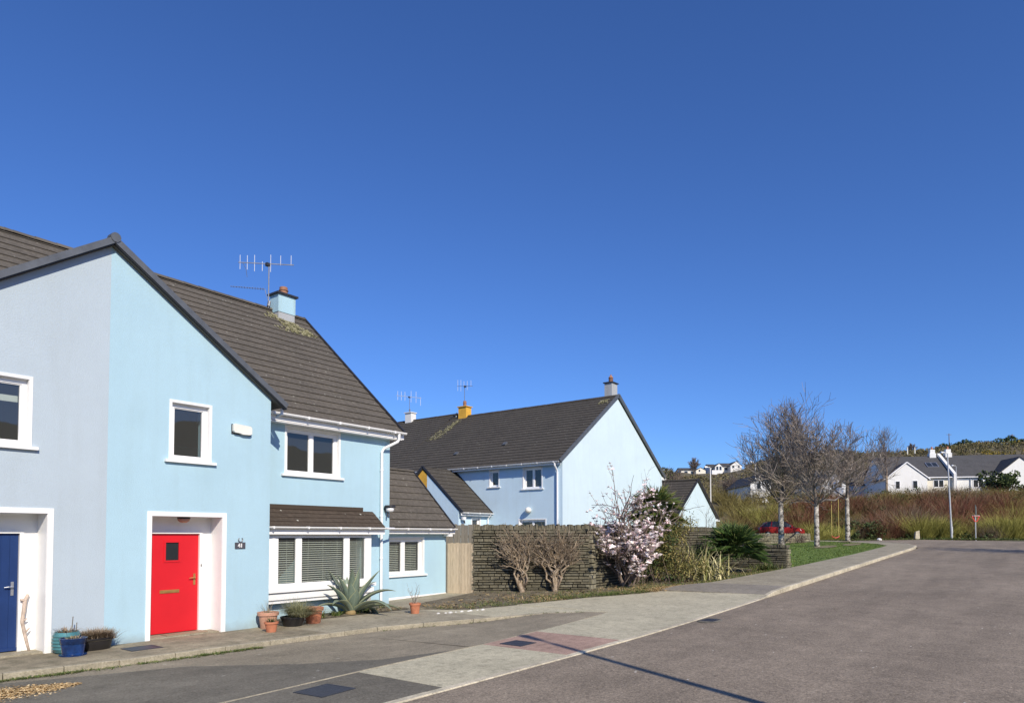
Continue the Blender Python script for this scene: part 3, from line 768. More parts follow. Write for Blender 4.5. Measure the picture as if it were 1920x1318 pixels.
for (p, q) in ed:
    z = .83
    while z < d-.16:
        s.hexa([(p+.01,13.29,z),(q-.01,13.29,z),(q-.01,13.316,z+.013),(p+.01,13.316,z+.013),(p+.01,13.29,z+.003),(q-.01,13.29,z+.003),(q-.01,13.316,z+.016),(p+.01,13.316,z+.016)]); z += .050
    for j in range(3 if q-p > .8 else 1):
        x = p+(q-p)*(j+.5)/(3 if q-p>.8 else 1)+.04; s.tube([(x,13.288,.82),(x,13.288,d-.1)],.0035,4)
s.build('blind', MT['slat'], bw)
s = MB(); s.fbox(OY,X,NG,8.42,11.74,.64,.716,-.06,.11); s.fbox(OY,X,NG,8.42,11.7,.48,.60,-.06,.07); s.fbox(OY,X,NG,8.42,11.7,.40,.445,-.1,.05); s.fbox(OY,X,NG,8.42,11.66,.445,.64,-.12,.0)
s.build('sill', MT['white'], bw)
roof_plane(hA, 'bay_roof', V((8.40,13.02,2.10)), X, 3.56, V((0,.48,.40)), .155, 'bayroof', .018)
m = MB(); m.fbox(OM,X,NG,8.39,11.62,2.50,2.60,0,.035); m.build('roof_flashing', MT['bayroof'], hA)
gutter(hA, (8.40,12.985,2.09), (11.98,12.985,2.09), .045, .17, foff=.085)
m = MB(); m.tube([(11.95,12.985,2.07),(12.35,13.1,2.07),(12.62,13.5,2.07)], .028, 8); m.build('link_pipe', MT['upvc'], hA)
# roofs
SV = V((0,4.38,3.90))
roof_plane(hA, 'roof', V((GM,13.22,4.62)), X, 7.55, SV, .30, 'roof')
roof_plane(hB, 'roof', V((-6.3,13.22,4.62)), X, 11.5, SV, .30, 'roof')
roof_plane(hA, 'rear_roof', V((12.75,21.98,4.62)), -X, 7.55, V((0,-4.38,3.9)), .30, 'roof')
roof_plane(hB, 'rear_roof', V((GM,21.98,4.62)), -X, 11.5, V((0,-4.38,3.9)), .30, 'roof')
ridge(hA, (GM,17.6,8.52), (12.76,17.6,8.52), 'roof'); ridge(hB, (-6.3,17.6,8.52), (GM,17.6,8.52), 'roof')
roof_plane(hA, 'gable_roof', V((8.64,12.54,GP+.06-GS*3.44)), Y, 3.45, V((-3.44,0,GS*3.44)), .30, 'roof', .02)
roof_plane(hB, 'gable_roof', V((1.76,12.54,GP+.06-GS*3.44)), Y, 3.45, V((3.44,0,GS*3.44)), .30, 'roof', .02)
for h, e in ((hA,8.68),(hB,1.72)):
    m = MB(); z = GP-GS*abs(e-GM)
    m.beam((e,12.55,z+.072),(GM,12.55,GP+.072),.13,.105, up=UP); m.beam((e,12.56,z+.008),(GM,12.56,GP+.008),.11,.03, up=UP, mi=1)
    m.build('verge', [MT['lead'],MT['dark']], h)
m = MB(); m.tube([(GM,12.47,GP+.10),(GM,12.63,GP+.10)],.085,10); m.build('ridge_cap', MT['lead'], hB)
m = MB(); m.beam((12.77,13.20,4.64),(12.77,17.6,8.55),.05,.09); m.build('verge', MT['dark'], hA)
gutter(hA, (8.50,13.175,4.62), (12.82,13.175,4.62), .058, .17, foff=.09)
m = MB(); m.fbox(V((0,13.5,0)),X,NG,8.38,12.78,4.43,4.46,0,.235); m.build('soffit', MT['upvc'], hA)
m = MB(); m.tube([(8.70,12.60,4.70),(8.70,13.2,4.70)],.05,10); m.tube([(8.70,12.72,4.68),(8.70,12.72,4.5),(8.70,12.9,4.46)],.034,8)
m.build('gable_gutter', MT['upvc'], hA)
m = MB(); m.tube([(12.58,13.175,4.57),(12.58,13.18,4.42),(12.55,13.2,4.36),(12.27,13.42,4.17),(12.22,13.44,4.08),(12.22,13.44,.1)],.036,10)
for z in (3.6,2.4,1.3): m.tube([(12.22,13.44,z-.02),(12.22,13.44,z+.02)],.046,10)
m.build('downpipe', MT['upvc'], hA)
# kitchen roof
roof_plane(hA, 'kitchen_roof', V((12.56,14.10,2.13)), X, 3.24, V((0,1.86,1.86)), .30, 'roof')
roof_plane(hA, 'kitchen_rear_roof', V((15.80,17.82,2.13)), -X, 3.24, V((0,-1.86,1.86)), .30, 'roof')
ridge(hA, (12.56,15.96,4.0), (15.82,15.96,4.0), 'roof', .09)
gutter(hA, (12.57,14.06,2.10), (15.88,14.06,2.10), .05, .16, foff=.09)
m = MB(); m.fbox(OK_,X,NG,12.56,15.80,1.955,1.985,0,.25); m.box(15.62,15.80,14.16,14.38,1.86,1.95); m.build('soffit', MT['upvc'], hA)
m = MB(); m.beam((15.815,14.08,2.13),(15.815,15.96,4.01),.04,.08); m.beam((15.815,17.84,2.13),(15.815,15.96,4.01),.04,.08); m.build('verge', MT['dark'], hA)
chimney(hA, (11.89,17.40), .58, .42, 7.9, 8.92, [MT['stackblue'],MT['stack']], ((.02,0,.13,.25),), potmat='brownpot', split=8.40)

# ------------------------------------------------------------------ terrace across the garden
TX, TR, TB = 26.36, 31.68, 37.1
g0 = .25
h1 = thing('terraced_house', (30,18,g0), 'pale blue end-of-terrace house with a bare pale gable and grey chimney', 'house')
h2 = thing('terraced_house', (30,26,g0), 'terraced house with the ochre yellow chimney', 'house')
h3 = thing('terraced_house', (30,32,g0), 'terraced house with the small white chimney half hidden by the blue house', 'house')
OE = V((TX,0,0)); NE = -X
m = MB(); wall(m, V((0,16.9,0)), X, (g0, [(TX,5.3),(TR,9.06),(TB,5.3)])); m.build('gable_wall', MT['pale'], h1)
m = MB(); wall(m, OE, Y, (g0, [(16.9,5.3),(23.5,5.3)]), [(18.05,19.10,4.10,5.08),(20.62,21.16,4.28,5.08),(17.85,19.35,.4,2.62)], NE, .1)
m.build('wall', MT['pale_sidelit'], h1)
m = MB(); wall(m, V((TB,0,0)), Y, (g0, [(16.9,5.3),(23.5,5.3)])); m.build('rear_wall', MT['pale_sidelit'], h1)
m = MB(); wall(m, OE, Y, (g0, [(23.5,5.3),(28.4,5.3)])); m.build('wall', MT['yellow'], h2); m = MB(); wall(m, V((TB,0,0)), Y, (g0, [(23.5,5.3),(28.4,5.3)])); m.build('rear_wall', MT['yellow'], h2)
m = MB(); wall(m, OE, Y, (g0, [(28.4,5.3),(38,5.3)])); wall(m, V((0,38,0)), X, (g0,[(TX,5.3),(TR,9.2),(TB+.4,5.3)])); wall(m, V((TB+.4,0,0)), Y, (g0, [(28.4,5.3),(38,5.3)])); m.build('wall', MT['pale'], h3)
m = MB(); wall(m, V((0,28.42,0)), X, (8.7, [(TR-.2,9.04),(TR+.35,9.46),(TR+1.1,8.9)]))
m.build('gable_wall', MT['pale'], h3)
U5 = V((5.62,0,3.92))
roof_plane(h1, 'roof', V((26.06,16.82,5.28)), Y, 6.68, U5, .30, 'roof2')
roof_plane(h2, 'roof', V((26.06,23.50,5.28)), Y, 4.90, U5, .30, 'roof2')
roof_plane(h3, 'roof', V((26.06,28.40,5.285)), Y, 9.7, V((5.97,0,4.20)), .30, 'roof2')
roof_plane(h1, 'rear_roof', V((37.3,23.5,5.28)), -Y, 6.68, V((-5.62,0,3.92)), .3, 'roof2')
roof_plane(h2, 'rear_roof', V((37.3,28.4,5.28)), -Y, 4.9, V((-5.62,0,3.92)), .3, 'roof2')
roof_plane(h3, 'rear_roof', V((38.0,38.1,5.285)), -Y, 9.7, V((-5.97,0,4.2)), .3, 'roof2')
ridge(h1, (TR,16.82,9.2), (TR,23.5,9.2), 'roof2', .1); ridge(h2, (TR,23.5,9.2), (TR,28.4,9.2), 'roof2', .1); ridge(h3, (TR+.35,28.4,9.49), (TR+.35,38,9.49), 'roof2', .1)
m = MB(); m.beam((26.0,16.80,5.27),(TR,16.80,9.20),.07,.16); m.beam((37.36,16.80,5.27),(TR,16.80,9.20),.07,.16); m.build('verge', MT['lead'], h1)
m = MB(); m.beam((TR-.35,28.38,9.03),(TR+.35,28.38,9.53),.05,.09); m.beam((TR+1.5,28.38,8.72),(TR+.35,28.38,9.53),.05,.09); m.build('verge', MT['dark'], h3)
gutter(h1, (26.03,16.86,5.28), (26.03,23.5,5.28), .06, .15, nrm=-X, foff=.09)
gutter(h2, (26.03,23.5,5.28), (26.03,28.4,5.28), .06, .15, nrm=-X, foff=.09)
gutter(h3, (26.03,28.4,5.28), (26.03,38,5.28), .06, .15, nrm=-X, foff=.09)
m = MB(); m.box(37.1,37.45,16.86,16.98,5.12,5.28); m.tube([(37.4,16.8,5.2),(37.4,17.2,5.2)],.06,8); m.build('eaves_box', MT['upvc'], h1)
m = MB(); m.tube([(26.03,17.12,5.22),(26.05,17.12,5.08),(26.28,17.14,4.86),(26.3,17.14,4.75),(26.3,17.14,.3)],.045,8); m.build('downpipe', MT['upvc'], h1)
window(h1, OE, Y, NE, 18.05,19.10,4.10,5.08, bars=((18.52,18.62),), band=.06)
window(h1, OE, Y, NE, 20.62,21.16,4.28,5.08, band=.06)
window(h1, OE, Y, NE, 17.85,19.35,.42,2.62, bars=((18.55,18.65),), band=.06, sill=False)
chimney(h1, (31.95,17.42), .60, .44, 8.6, 9.92, MT['stack'], ((0,0,.12,.24),), potmat='brownpot')
m = MB(); m.lathe((31.95,17.42,10.2),[(.13,0),(.12,.06),(.06,.14),(.02,.22)],14); m.build('chimney_cowl', MT['brownpot'], h1, smooth=True)
chimney(h2, (31.68,27.42), .50, .62, 8.7, 9.74, MT['yellow'], ((0,0,.11,.36),), cap='yellow', potmat='brownpot')
chimney(h3, (31.95,32.4), .46, .55, 9.0, 9.95, MT['whiterender'], (), cap='whiterender')
for (yy, dd) in ((24.3,1.6),(21.4,2.2)):
    m = MB(); b0 = V((26.06,yy,5.28))+U5.normalized()*dd; m.beam(b0-U5.normalized()*.1+UP*.05, b0+U5.normalized()*.12+UP*.07, .22,.09); m.build('roof_vent', MT['lead'], h1 if yy < 23 else h2)
# shared lean extension: blue half in front, ochre half behind
m = MB(); wall(m, V((24.12,0,0)), Y, (g0, [(21.25,3.05),(23.3,4.86)])); wall(m, V((0,21.25,0)), X, (g0, [(24.12,3.05),(TX,3.05)]), [(25.1,25.7,1.9,2.75)], NG, .08)
m.build('extension_wall', MT['pale_sidelit'], h1)
m = MB(); wall(m, V((24.12,0,0)), Y, (g0, [(23.3,4.86),(23.58,5.1),(26,2.95)])); wall(m, V((0,26,0)), X, (g0, [(24.12,2.95),(TX,2.95)])); m.build('extension_wall', MT['yellow'], h2)
window(h1, V((0,21.25,0)), X, NG, 25.1,25.7,1.9,2.72, band=.05, sill=False)
roof_plane(h1, 'extension_roof', V((24.10,20.99,2.96)), X, 2.28, V((0,2.59,2.28)), .30, 'roof2')
roof_plane(h2, 'extension_roof', V((26.38,26.17,2.96)), -X, 2.28, V((0,-2.59,2.28)), .30, 'roof2')
m = MB(); m.beam((24.095,20.97,2.97),(24.095,23.58,5.27),.04,.10); m.build('verge', MT['dark'], h1); m = MB(); m.beam((26.37,20.97,2.97),(26.37,23.58,5.27),.04,.09); m.build('roof_flashing', MT['dark'], h1)
m = MB(); m.beam((24.095,26.2,2.97),(24.095,23.58,5.27),.04,.10); m.build('verge', MT['dark'], h2)
gutter(h1, (24.1,20.95,2.97), (26.4,20.95,2.97), .055, .15, foff=.09)
m = MB(); m.tube([(26.2,20.97,2.9),(26.2,21.15,2.7),(26.2,21.19,.4)],.035,8); m.build('extension_downpipe', MT['upvc'], h1)

def moss(h, A, U, S, n, wu, l, label=None):
    A = V(A); s_ = S.normalized(); nn = U.cross(s_).normalized()
    if nn.z < 0: nn = -nn
    m = MB()
    for _ in range(n):
        t_ = random.random(); c = A + U*random.gauss(0,wu)*(.5+.5*t_) - s_*l*t_**1.2 + nn*.036
        a = random.uniform(0,6.28); k = random.uniform(.012,.035)
        e1 = (U*math.cos(a)+s_*math.sin(a))*k*1.4; e2 = (s_*math.cos(a)-U*math.sin(a))*k
        m.add([c-e1-e2,c+e1-e2,c+e1+e2,c-e1+e2,c+nn*.02],[(0,1,4),(1,2,4),(2,3,4),(3,0,4)])
    o = m.build('moss', MT['moss'], h); o['kind'] = 'stuff'; return o
moss(hA, (11.9,17.15,8.12), X, SV, 200, .28, .7); moss(hA, (11.5,17.35,8.30), X, SV, 60, .22, .35); moss(hA, (12.35,17.0,7.99), X, SV, 40, .14, .5)
moss(h2, (31.2,27.5,8.87), Y, U5, 230, .20, 2.5); moss(h2, (30.2,28.0,8.17), Y, U5, 70, .16, 1.3); moss(h1, (31.3,17.4,8.94), Y, U5, 70, .2, .5)
# annexe gable further up the street
an = thing('annexe', (42.2,18,.7), 'small white gabled annexe with a dark tiled roof behind the garden wall', 'house')
m = MB(); wall(m, V((0,16.81,0)), X, (.6, [(38.95,3.05),(42.24,5.35),(45.55,3.05)])); wall(m, V((38.95,0,0)), Y, (.6,[(16.81,3.05),(24,3.05)])); wall(m, V((45.55,0,0)), Y, (.6,[(16.81,3.05),(24,3.05)]))
wall(m, V((0,24,0)), X, (.6, [(38.95,3.05),(42.24,5.35),(45.55,3.05)])); m.build('wall', MT['pale'], an)
roof_plane(an, 'roof', V((38.7,16.72,2.94)), Y, 7.4, V((3.54,0,2.52)), .3, 'roof2'); roof_plane(an, 'roof', V((45.8,24.1,2.94)), -Y, 7.4, V((-3.54,0,2.52)), .3, 'roof2')
ridge(an, (42.24,16.72,5.5), (42.24,24.1,5.5), 'roof2', .09)
m = MB(); m.beam((38.66,16.70,2.95),(42.24,16.70,5.5),.05,.12); m.beam((45.84,16.70,2.95),(42.24,16.70,5.5),.05,.12); m.build('verge', MT['dark'], an)
for q in ((45.5,45.95),(38.55,39.0)):
    m = MB(); m.box(*q,16.7,16.9,2.84,2.98); m.build('eaves_box', MT['upvc'], an)

# ================================================================== THINGS ON THE HOUSES
def aerial(base, top, b0, b1, ups, label, white=False, er=.008, low=None, tilt=0):
    t = thing('television_aerial', base, label, 'aerial')
    m = MB(); m.tube([base, top], .016, 8); m.tube([V(base)+V((0,0,.05)), V(base)+V((.03,0,.2))], .05, 8); m.build('mast', MT['mast'], t)
    m = MB(); m.beam(b0, b1, .035 if white else .022, .035 if white else .022); m.build('boom', MT['aerial'] if white else MT['mast'], t)
    b0, b1 = V(b0), V(b1)
    for f, u, d in ups:
        p = b0+(b1-b0)*f; m = MB(); m.tube([p-UP*d, p+UP*u], er, 5); m.build('element', MT['aerial'], t)
    m = MB(); c = b0+(b1-b0)*.53; m.box(c.x-.06,c.x+.06,c.y-.05,c.y+.05,c.z-.07,c.z+.02); m.build('balun_box', MT['dark'], t)
    if low:
        l0, l1 = V(low[0]), V(low[1]); d = (l1-l0); s = d.normalized().cross(UP)
        m = MB(); m.tube([l0,l1],.008,6)
        for k in range(13):
            p = l0+d*(k/13+.02); m.tube([p-s*(.05+.006*k), p+s*(.05+.006*k)], .005, 4)
        m.build('lower_boom', MT['mast'], t)
        m = MB(); m.tube([l1, l1+(V(base)-l1)*.2+UP*.0, V((top[0],top[1],l1.z-.35))], .008, 5); m.build('brace', MT['mast'], t)
        m = MB(); m.tube([b0+(b1-b0)*.08, b0+(b1-b0)*.14-UP*.2, b0+(b1-b0)*.16-UP*.42], .006, 5); m.build('cable', MT['dark'], t)
    return t
aerial((11.46,17.47,8.5),(11.46,17.47,9.82),(10.86,18.08,9.8),(11.95,16.97,9.8),
       [(.03,.22,.2),(.16,.22,.2),(.29,.24,.24),(.43,.06,.22),(.58,.27,.24),(.76,.26,.03),(.95,.28,.02)], 'grey two-boom aerial beside the blue chimney of the red-door house', er=.009, low=((10.58,18.01,9.0),(11.36,17.5,9.03)))
aerial((31.7,27.46,9.9),(31.7,27.46,11.14),(31.7,28.08,11.16),(31.7,26.82,11.0),
       [(.05,.38,.3),(.25,.38,.32),(.45,.3,.1),(.66,.32,.25),(.9,.36,.05)], 'aerial on a dark mast above the ochre chimney', er=.011)
aerial((31.95,32.5,10.05),(31.95,32.5,11.05),(31.95,33.74,11.32),(31.95,31.44,10.86),
       [(.05,.3,.3),(.2,.3,.3),(.35,.3,.3),(.6,.4,.35),(.8,.4,.35),(.98,.05,.5)], 'aerial with a thick white boom above the small white chimney', white=True, er=.014)
# alarm box, number plate, horseshoe, lamps
t = thing('alarm_box', (7.69,12.64,3.93), 'cream alarm box high on the light blue gable wall', 'alarm box')
m = MB()
pts = [(7.50,4.10),(7.53,4.125),(7.87,4.105),(7.90,4.07),(7.90,3.955),(7.86,3.93),(7.70,3.925),(7.64,3.945),(7.53,3.95),(7.50,3.98)]
m.add([(x,12.555,z) for x,z in pts]+[(x,12.64,z) for x,z in pts], [tuple(range(10))]+[(k,(k+1)%10,10+(k+1)%10,10+k) for k in range(10)]); m.build('cover', MT['cream'], t)
m = MB(); m.box(7.49,7.91,12.62,12.645,3.925,4.12); m.build('back_plate', MT['dark'], t)
def digits(mb, O, h, th):
    w = h*.62
    O = V(O)
    def bar(x0,z0,x1,z1,s):
        a=O+V((x0,0,z0)); b=O+V((x1,0,z1)); mb.beam(a,b,.012,s,up=V((0,0,1)) if abs(x1-x0)>abs(z1-z0) else V((1,0,0)))
    s = h*.17
    bar(w*.72,0,w*.72,h,s); bar(0,h*.3,w*1.02,h*.3,s); bar(0,h*.28,w*.72,h,s)
    bar(w*1.5,0,w*1.5,h,s*1.2)
t = thing('house_number_plate', (7.70,12.63,1.69), 'small dark plate reading 41 to the right of the red door', 'number plate')
m = MB(); m.box(7.60,7.82,12.615,12.637,1.635,1.755); m.build('plate', MT['plate'], t)
m = MB(); digits(m, (7.655,12.61,1.655), .08, .01); m.build('digits', MT['white'], t)
m = MB(); cx, cz = 7.715, 1.81
m.tube([(cx+.045*math.sin(a),12.62,cz-.045*math.cos(a)) for a in [R(x) for x in range(-140,141,20)]], [.007]+[.010]*13+[.007], 6)
m.v = [(x,y,z) for x,y,z in m.v]
tag(m.build('horseshoe', MT['mast'], None, org=(cx,12.63,cz-.05)), 'iron horseshoe hung open end up above the house number', 'horseshoe')
t = thing('bulkhead_lamp', (12.5,13.4,2.55), 'dark bulkhead lamp on the corner of the light blue house beside the downpipe', 'lamp')
m = MB(); m.lathe((12.44,13.36,2.60),[(.02,.09),(.13,.085),(.15,.05),(.14,.03)][::-1],16); m.box(12.36,12.48,13.4,13.5,2.52,2.66); m.build('hood', MT['dark'], t, smooth=True, auto=40)
m = MB(); m.lathe((12.44,13.36,2.51),[(.05,0),(.10,.02),(.11,.11)],16); m.build('lens', MT['lamp'], t, smooth=True)
m = MB(); m.tube([(12.40,13.40,2.50),(12.38,13.38,2.38)],.022,8); m.build('sensor', MT['dark'], t)
t = thing('ceiling_lamp', (6.66,12.84,2.15), 'small round lamp under the ceiling of the red door porch', 'lamp')
m = MB(); m.lathe((6.66,12.84,2.21),[(.11,0),(.12,.03)],16); m.build('base', MT['dark'], t)
m = MB(); m.lathe((6.66,12.84,2.14),[(.05,0),(.10,.03),(.11,.07)],16); m.build('shade', MT['terracotta2'], t, smooth=True)
t = thing('wall_lamp', (26.3,18.75,2.95), 'round white lamp above the patio door of the pale blue house', 'lamp')
m = MB(); m.lathe((26.24,18.75,2.94),[(.04,0),(.13,.05),(.16,.14),(.13,.23),(.04,.28)],14); m.build('globe', MT['cream'], t, smooth=True)
m = MB(); m.box(26.3,26.36,18.66,18.84,2.99,3.17); m.build('base', MT['dark'], t)
t = thing('security_light', (24.2,21.2,2.6), 'small security light at the corner of the lean extension', 'lamp')
m = MB(); m.box(24.2,24.4,21.02,21.13,2.62,2.76); m.build('head', MT['lamp'], t)
m = MB(); m.tube([(24.3,21.12,2.68),(24.3,21.25,2.66)],.03,8); m.tube([(24.3,21.06,2.6),(24.32,21.04,2.45)],.035,8); m.build('sensor', MT['dark'], t)
m = MB(); m.box(6.32,7.1,12.70,12.97,.032,.048)
tag(m.build('doormat', MT['heath'], None, org=(6.7,12.85,.03)), 'thin brown doormat on the step of the red door', 'doormat')

# pots and plants -----------------------------------------------------------
def pot(x, y, r, h, mat, label, prof=None, soil=True, org_z=0, sx=1, sy=1):
    z = zg(x)+org_z if y < 13 else .0
    t = thing('plant_pot', (x,y,z), label, 'plant pot')
    pr = prof or [(r*.68,0),(r*.70,.01),(r*.88,h*.78),(r*.90,h*.79),(r*1.0,h*.80),(r*1.02,h*.98),(r*.99,h),(r*.88,h*.99),(r*.86,h*.9)]
    m = MB(); m.lathe((x,y,z),pr,28,sx=sx,sy=sy); m.build('body', MT[mat], t, smooth=True, auto=35)
    if soil:
        m = MB(); m.lathe((x,y,z+h*.88),[(r*.86,0),(r*.5,.02),(.02,.03)],18,sx=sx,sy=sy); m.build('earth', MT['soil'], t)
    return z+h*.9
def blades(mb, c, n, L, w, spread, rad=.05, droop=.3, seg=3, up0=.9):
    for _ in range(n):
        a = random.uniform(0,2*math.pi); q = random.random()**.6
        d = V((math.cos(a),math.sin(a),0)); p = V(c)+d*rad*random.random()
        l = L*random.uniform(.6,1.1); s = d.cross(UP)*w*.5; e = spread*q
        pts = []
        for k in range(seg+1):
            t = k/seg; pts.append(p + d*(e*l*t+droop*l*t*t*q) + UP*(l*t*up0 - droop*l*t*t*q*1.1))
        vs = []
        for k, pp in enumerate(pts):
            ww = 1-(k/seg)**1.5*.9; vs += [pp-s*ww, pp+s*ww]
        mb.add(vs, [(2*k,2*k+1,2*k+3,2*k+2) for k in range(seg)])
def tuft(name, c, n, L, w, spread, mat, label, cat, rad=.05, droop=.3):
    m = MB(); blades(m, c, n, L, w, spread, rad, droop)
    return tag(m.build(name, MT[mat], None, org=c), label, cat)
z = pot(8.2,12.38,.21,.33,'terracotta2','large pale terracotta pot at the corner of the light blue gable'); tuft('wispy_plant',(8.2,12.38,z-.03),34,.42,.006,.5,'drygrass','thin wispy grass in the large pale terracotta pot','plant',.12,.3)
z = pot(7.93,11.86,.135,.20,'terracotta','smallest terracotta pot, standing in front of the large pale one'); tuft('small_plant',(7.93,11.86,z-.02),60,.15,.012,.8,'evergreen','low green plant in the smallest terracotta pot','plant',.09,.2)
z = pot(8.72,12.28,.24,.20,'blackpot','wide black bowl overflowing with grass',[(.17,0),(.19,.01),(.24,.16),(.255,.165),(.255,.195),(.23,.2),(.22,.15)])
m = MB(); blades(m,(8.82,12.20,z),1300,.46,.008,.95,.20,.6); blades(m,(8.72,12.28,z),150,.55,.006,.5,.12,.25); tag(m.build('fescue_grass', MT['fescue'], None, org=(8.72,12.28,z)), 'bushy grey-green grass spilling from the black bowl','plant')
for k in range(7):
    pass
z = pot(9.25,12.3,.215,.34,'terracotta','orange terracotta pot without a plant, nearest the big agave')
z = pot(11.74,11.72,.14,.25,'terracotta','lone terracotta pot with a bare plant in front of the kitchen window')
m = MB()
for k in range(9):
    a = random.uniform(0,6.28); l = random.uniform(.25,.5); p = V((11.74,11.72,z-.03)); q = [p]
    for s in range(4): q.append(q[-1]+V((math.cos(a)*.05+random.uniform(-.03,.03), math.sin(a)*.05+random.uniform(-.03,.03), l/4)))
    m.tube(q,[.006,.005,.004,.003,.002],4)
    for s in range(3): m.tube([q[2+s%3],q[2+s%3]+V((random.uniform(-.1,.1),random.uniform(-.1,.1),random.uniform(.02,.1)))],[.003,.001],3)
tag(m.build('bare_plant', MT['twig'], None, org=(11.74,11.72,z-.03)), 'thin bare stems in the lone terracotta pot','plant')
z = pot(4.56,12.44,.20,.34,'turqpot','turquoise ribbed pot behind the dark blue pot',[(.13,0),(.17,.02)]+[(.2+.012*(k%2)-.0006*(k-5)**2,.05+.026*k) for k in range(11)]+[(.17,.34),(.15,.3)])
m = MB(); blades(m,(4.56,12.44,z),90,.16,.012,1.1,.12,.4); tag(m.build('seedling', MT['heath'], None, org=(4.56,12.44,z)),'withered low plant in the turquoise pot','plant')
m = MB(); m.tube([(4.62,12.42,z-.05),(4.64,12.42,z+.27)],.007,6); m.tube([(4.68,12.40,z-.05),(4.69,12.40,z+.17)],.007,6); tag(m.build('plant_stakes', MT['oldwood'], None, org=(4.65,12.41,z)),'two thin upright sticks in the turquoise pot','stakes')
z = pot(4.53,12.10,.19,.27,'bluepot','glazed dark blue pot on a saucer by the left doorway',[(.12,0),(.19,.0),(.195,.02),(.155,.025),(.15,.04),(.168,.16),(.165,.18),(.175,.19),(.19,.26),(.198,.275),(.18,.28),(.165,.25)])
m = MB(); blades(m,(4.53,12.10,z),70,.09,.016,1.2,.15,.4); tag(m.build('dry_sprigs', MT['drygrass'], None, org=(4.53,12.10,z)),'dry pale sprigs in the dark blue pot','plant')
t = thing('planter', (4.95,12.42,0), 'dark oval trough below the grey-blue wall', 'planter')
m = MB(); m.lathe((4.95,12.40,0),[(.24,0),(.255,.01),(.29,.17),(.305,.175),(.305,.20),(.285,.2),(.27,.15)],30,sx=1,sy=.52); m.build('body', MT['blackpot'], t, smooth=True, auto=35)
m = MB(); m.lathe((4.95,12.40,.16),[(.31,0),(.02,.03)],20,sy=.52); m.build('earth', MT['soil'], t)
m = MB()
for k in range(60):
    blades(m,(5.0+random.gauss(0,.12),12.40+random.gauss(0,.05),.17),26,.24,.008,.9,.05,.35)
tag(m.build('heather', MT['heath'], None, org=(5.0,12.4,.17)),'withered brown heather mound in the dark trough','plant')
# driftwood branch in the left doorway
m = MB(); q = [V((4.20,12.93,.03)),V((4.17,12.95,.2)),V((4.14,12.96,.38)),V((4.11,12.98,.6)),V((4.13,12.98,.82)),V((4.15,13.0,1.0)),V((4.19,13.0,1.12))]
q = [V((p.x,p.y,p.z*.84)) for p in q]; m.tube(q,[.016,.022,.025,.027,.028,.032,.022],8); m.tube([q[5],q[5]+V((-.07,-.02,.02))],[.03,.015],6); m.tube([q[3],q[3]+V((.06,-.02,.05))],[.02,.008],6); m.tube([q[2],q[2]+V((.07,0,.08))],[.02,.008],6)
tag(m.build('driftwood_branch', MT['driftwood'], None, org=(4.2,12.93,.03), smooth=True),'pale crooked branch leaning in the navy door porch','branch')

# agave ----------------------------------------------------------------------
ag = thing('agave', (10.72,12.86,.04), 'large grey-green agave with yellow leaf edges under the bay window', 'plant')
def agave_leaf(base, az, el, L, w, droop, twist=0, fold=.25):
    m = MB(); n = 12; d = V((math.cos(az),math.sin(az),0)); s = d.cross(UP); p = V(base); e = el; vs = []; uv = []
    for k in range(n+1):
        t = k/n; ww = w*(.62+.75*t-.2*t*t if t < .42 else .90*(1-((t-.42)/.58)**1.7)+.01)
        dirv = d*math.cos(e)+UP*math.sin(e); nn = UP*math.cos(e)-d*math.sin(e)
        for u in (-1,-.5,0,.5,1):
            vs.append(p + s*(u*ww*.5) + nn*(fold*ww*(abs(u)**1.5))); uv.append(((u+1)/2,t))
        if k < n: p = p + dirv*(L/n); e -= droop/n*(1+1.5*t)
    nb = len(vs); th = []
    for k in range(n+1):
        t = k/n
        for j in range(5): 
            th.append(vs[k*5+j] - UP*(.035*(1-t)*(1-abs(j-2)/2.2)+.003))
    allv = vs+th; fs = []; fu = []
    for k in range(n):
        for j in range(4):
            a = k*5+j; fs.append((a,a+1,a+6,a+5)); fu.append([uv[a],uv[a+1],uv[a+6],uv[a+5]])
            fs.append((nb+a,nb+a+5,nb+a+6,nb+a+1)); fu.append([uv[a],uv[a+5],uv[a+6],uv[a+1]])
        for a, b in ((k*5,k*5+5),(k*5+9,k*5+4)):
            fs.append((a,b,nb+b,nb+a)); fu.append([uv[a],uv[b],uv[b],uv[a]])
    m.add(allv, fs, fu); return m
LV = [(-2.6,1.25,1.0,.15,.1),(-2.0,1.15,.75,.19,-.1),(-1.4,1.3,.95,.17,.1),(-.7,1.1,1.15,.17,.15),(-.2,.85,1.15,.17,.35),(.5,1.0,1.1,.15,.2),(1.5,1.2,1.0,.14,.1),(2.4,1.2,1.05,.14,.05),(3.0,1.3,1.1,.15,.15),
      (3.5,1.0,.95,.15,.2),(-1.0,.6,1.15,.16,.55),(-.45,.35,1.15,.14,.5),(-2.4,.75,.9,.15,.3),(0.1,.75,1.1,.12,2.2),(-.3,.55,1.2,.10,2.0),(-1.6,.9,.62,.2,-.3),(-2.9,.55,.95,.12,.4),(-.9,1.42,1.05,.15,.0),(-1.9,1.45,1.1,.14,.05),(.9,.6,.9,.12,.6)]
for k, (az, el, L, w, dr) in enumerate(LV):
    b = V((10.72,12.84,.10))+V((math.cos(az),math.sin(az),0))*.07
    agave_leaf(b, az-.35, el, L*1.02, w*1.62, dr*1.25+random.uniform(-.1,.35)).build('leaf', MT['agave'], ag, smooth=True)
m = MB(); m.lathe((10.72,12.84,.02),[(.12,0),(.13,.04),(.12,.10),(.08,.14)],14); m.build('stem', MT['deadpalm'], ag)
m = MB()
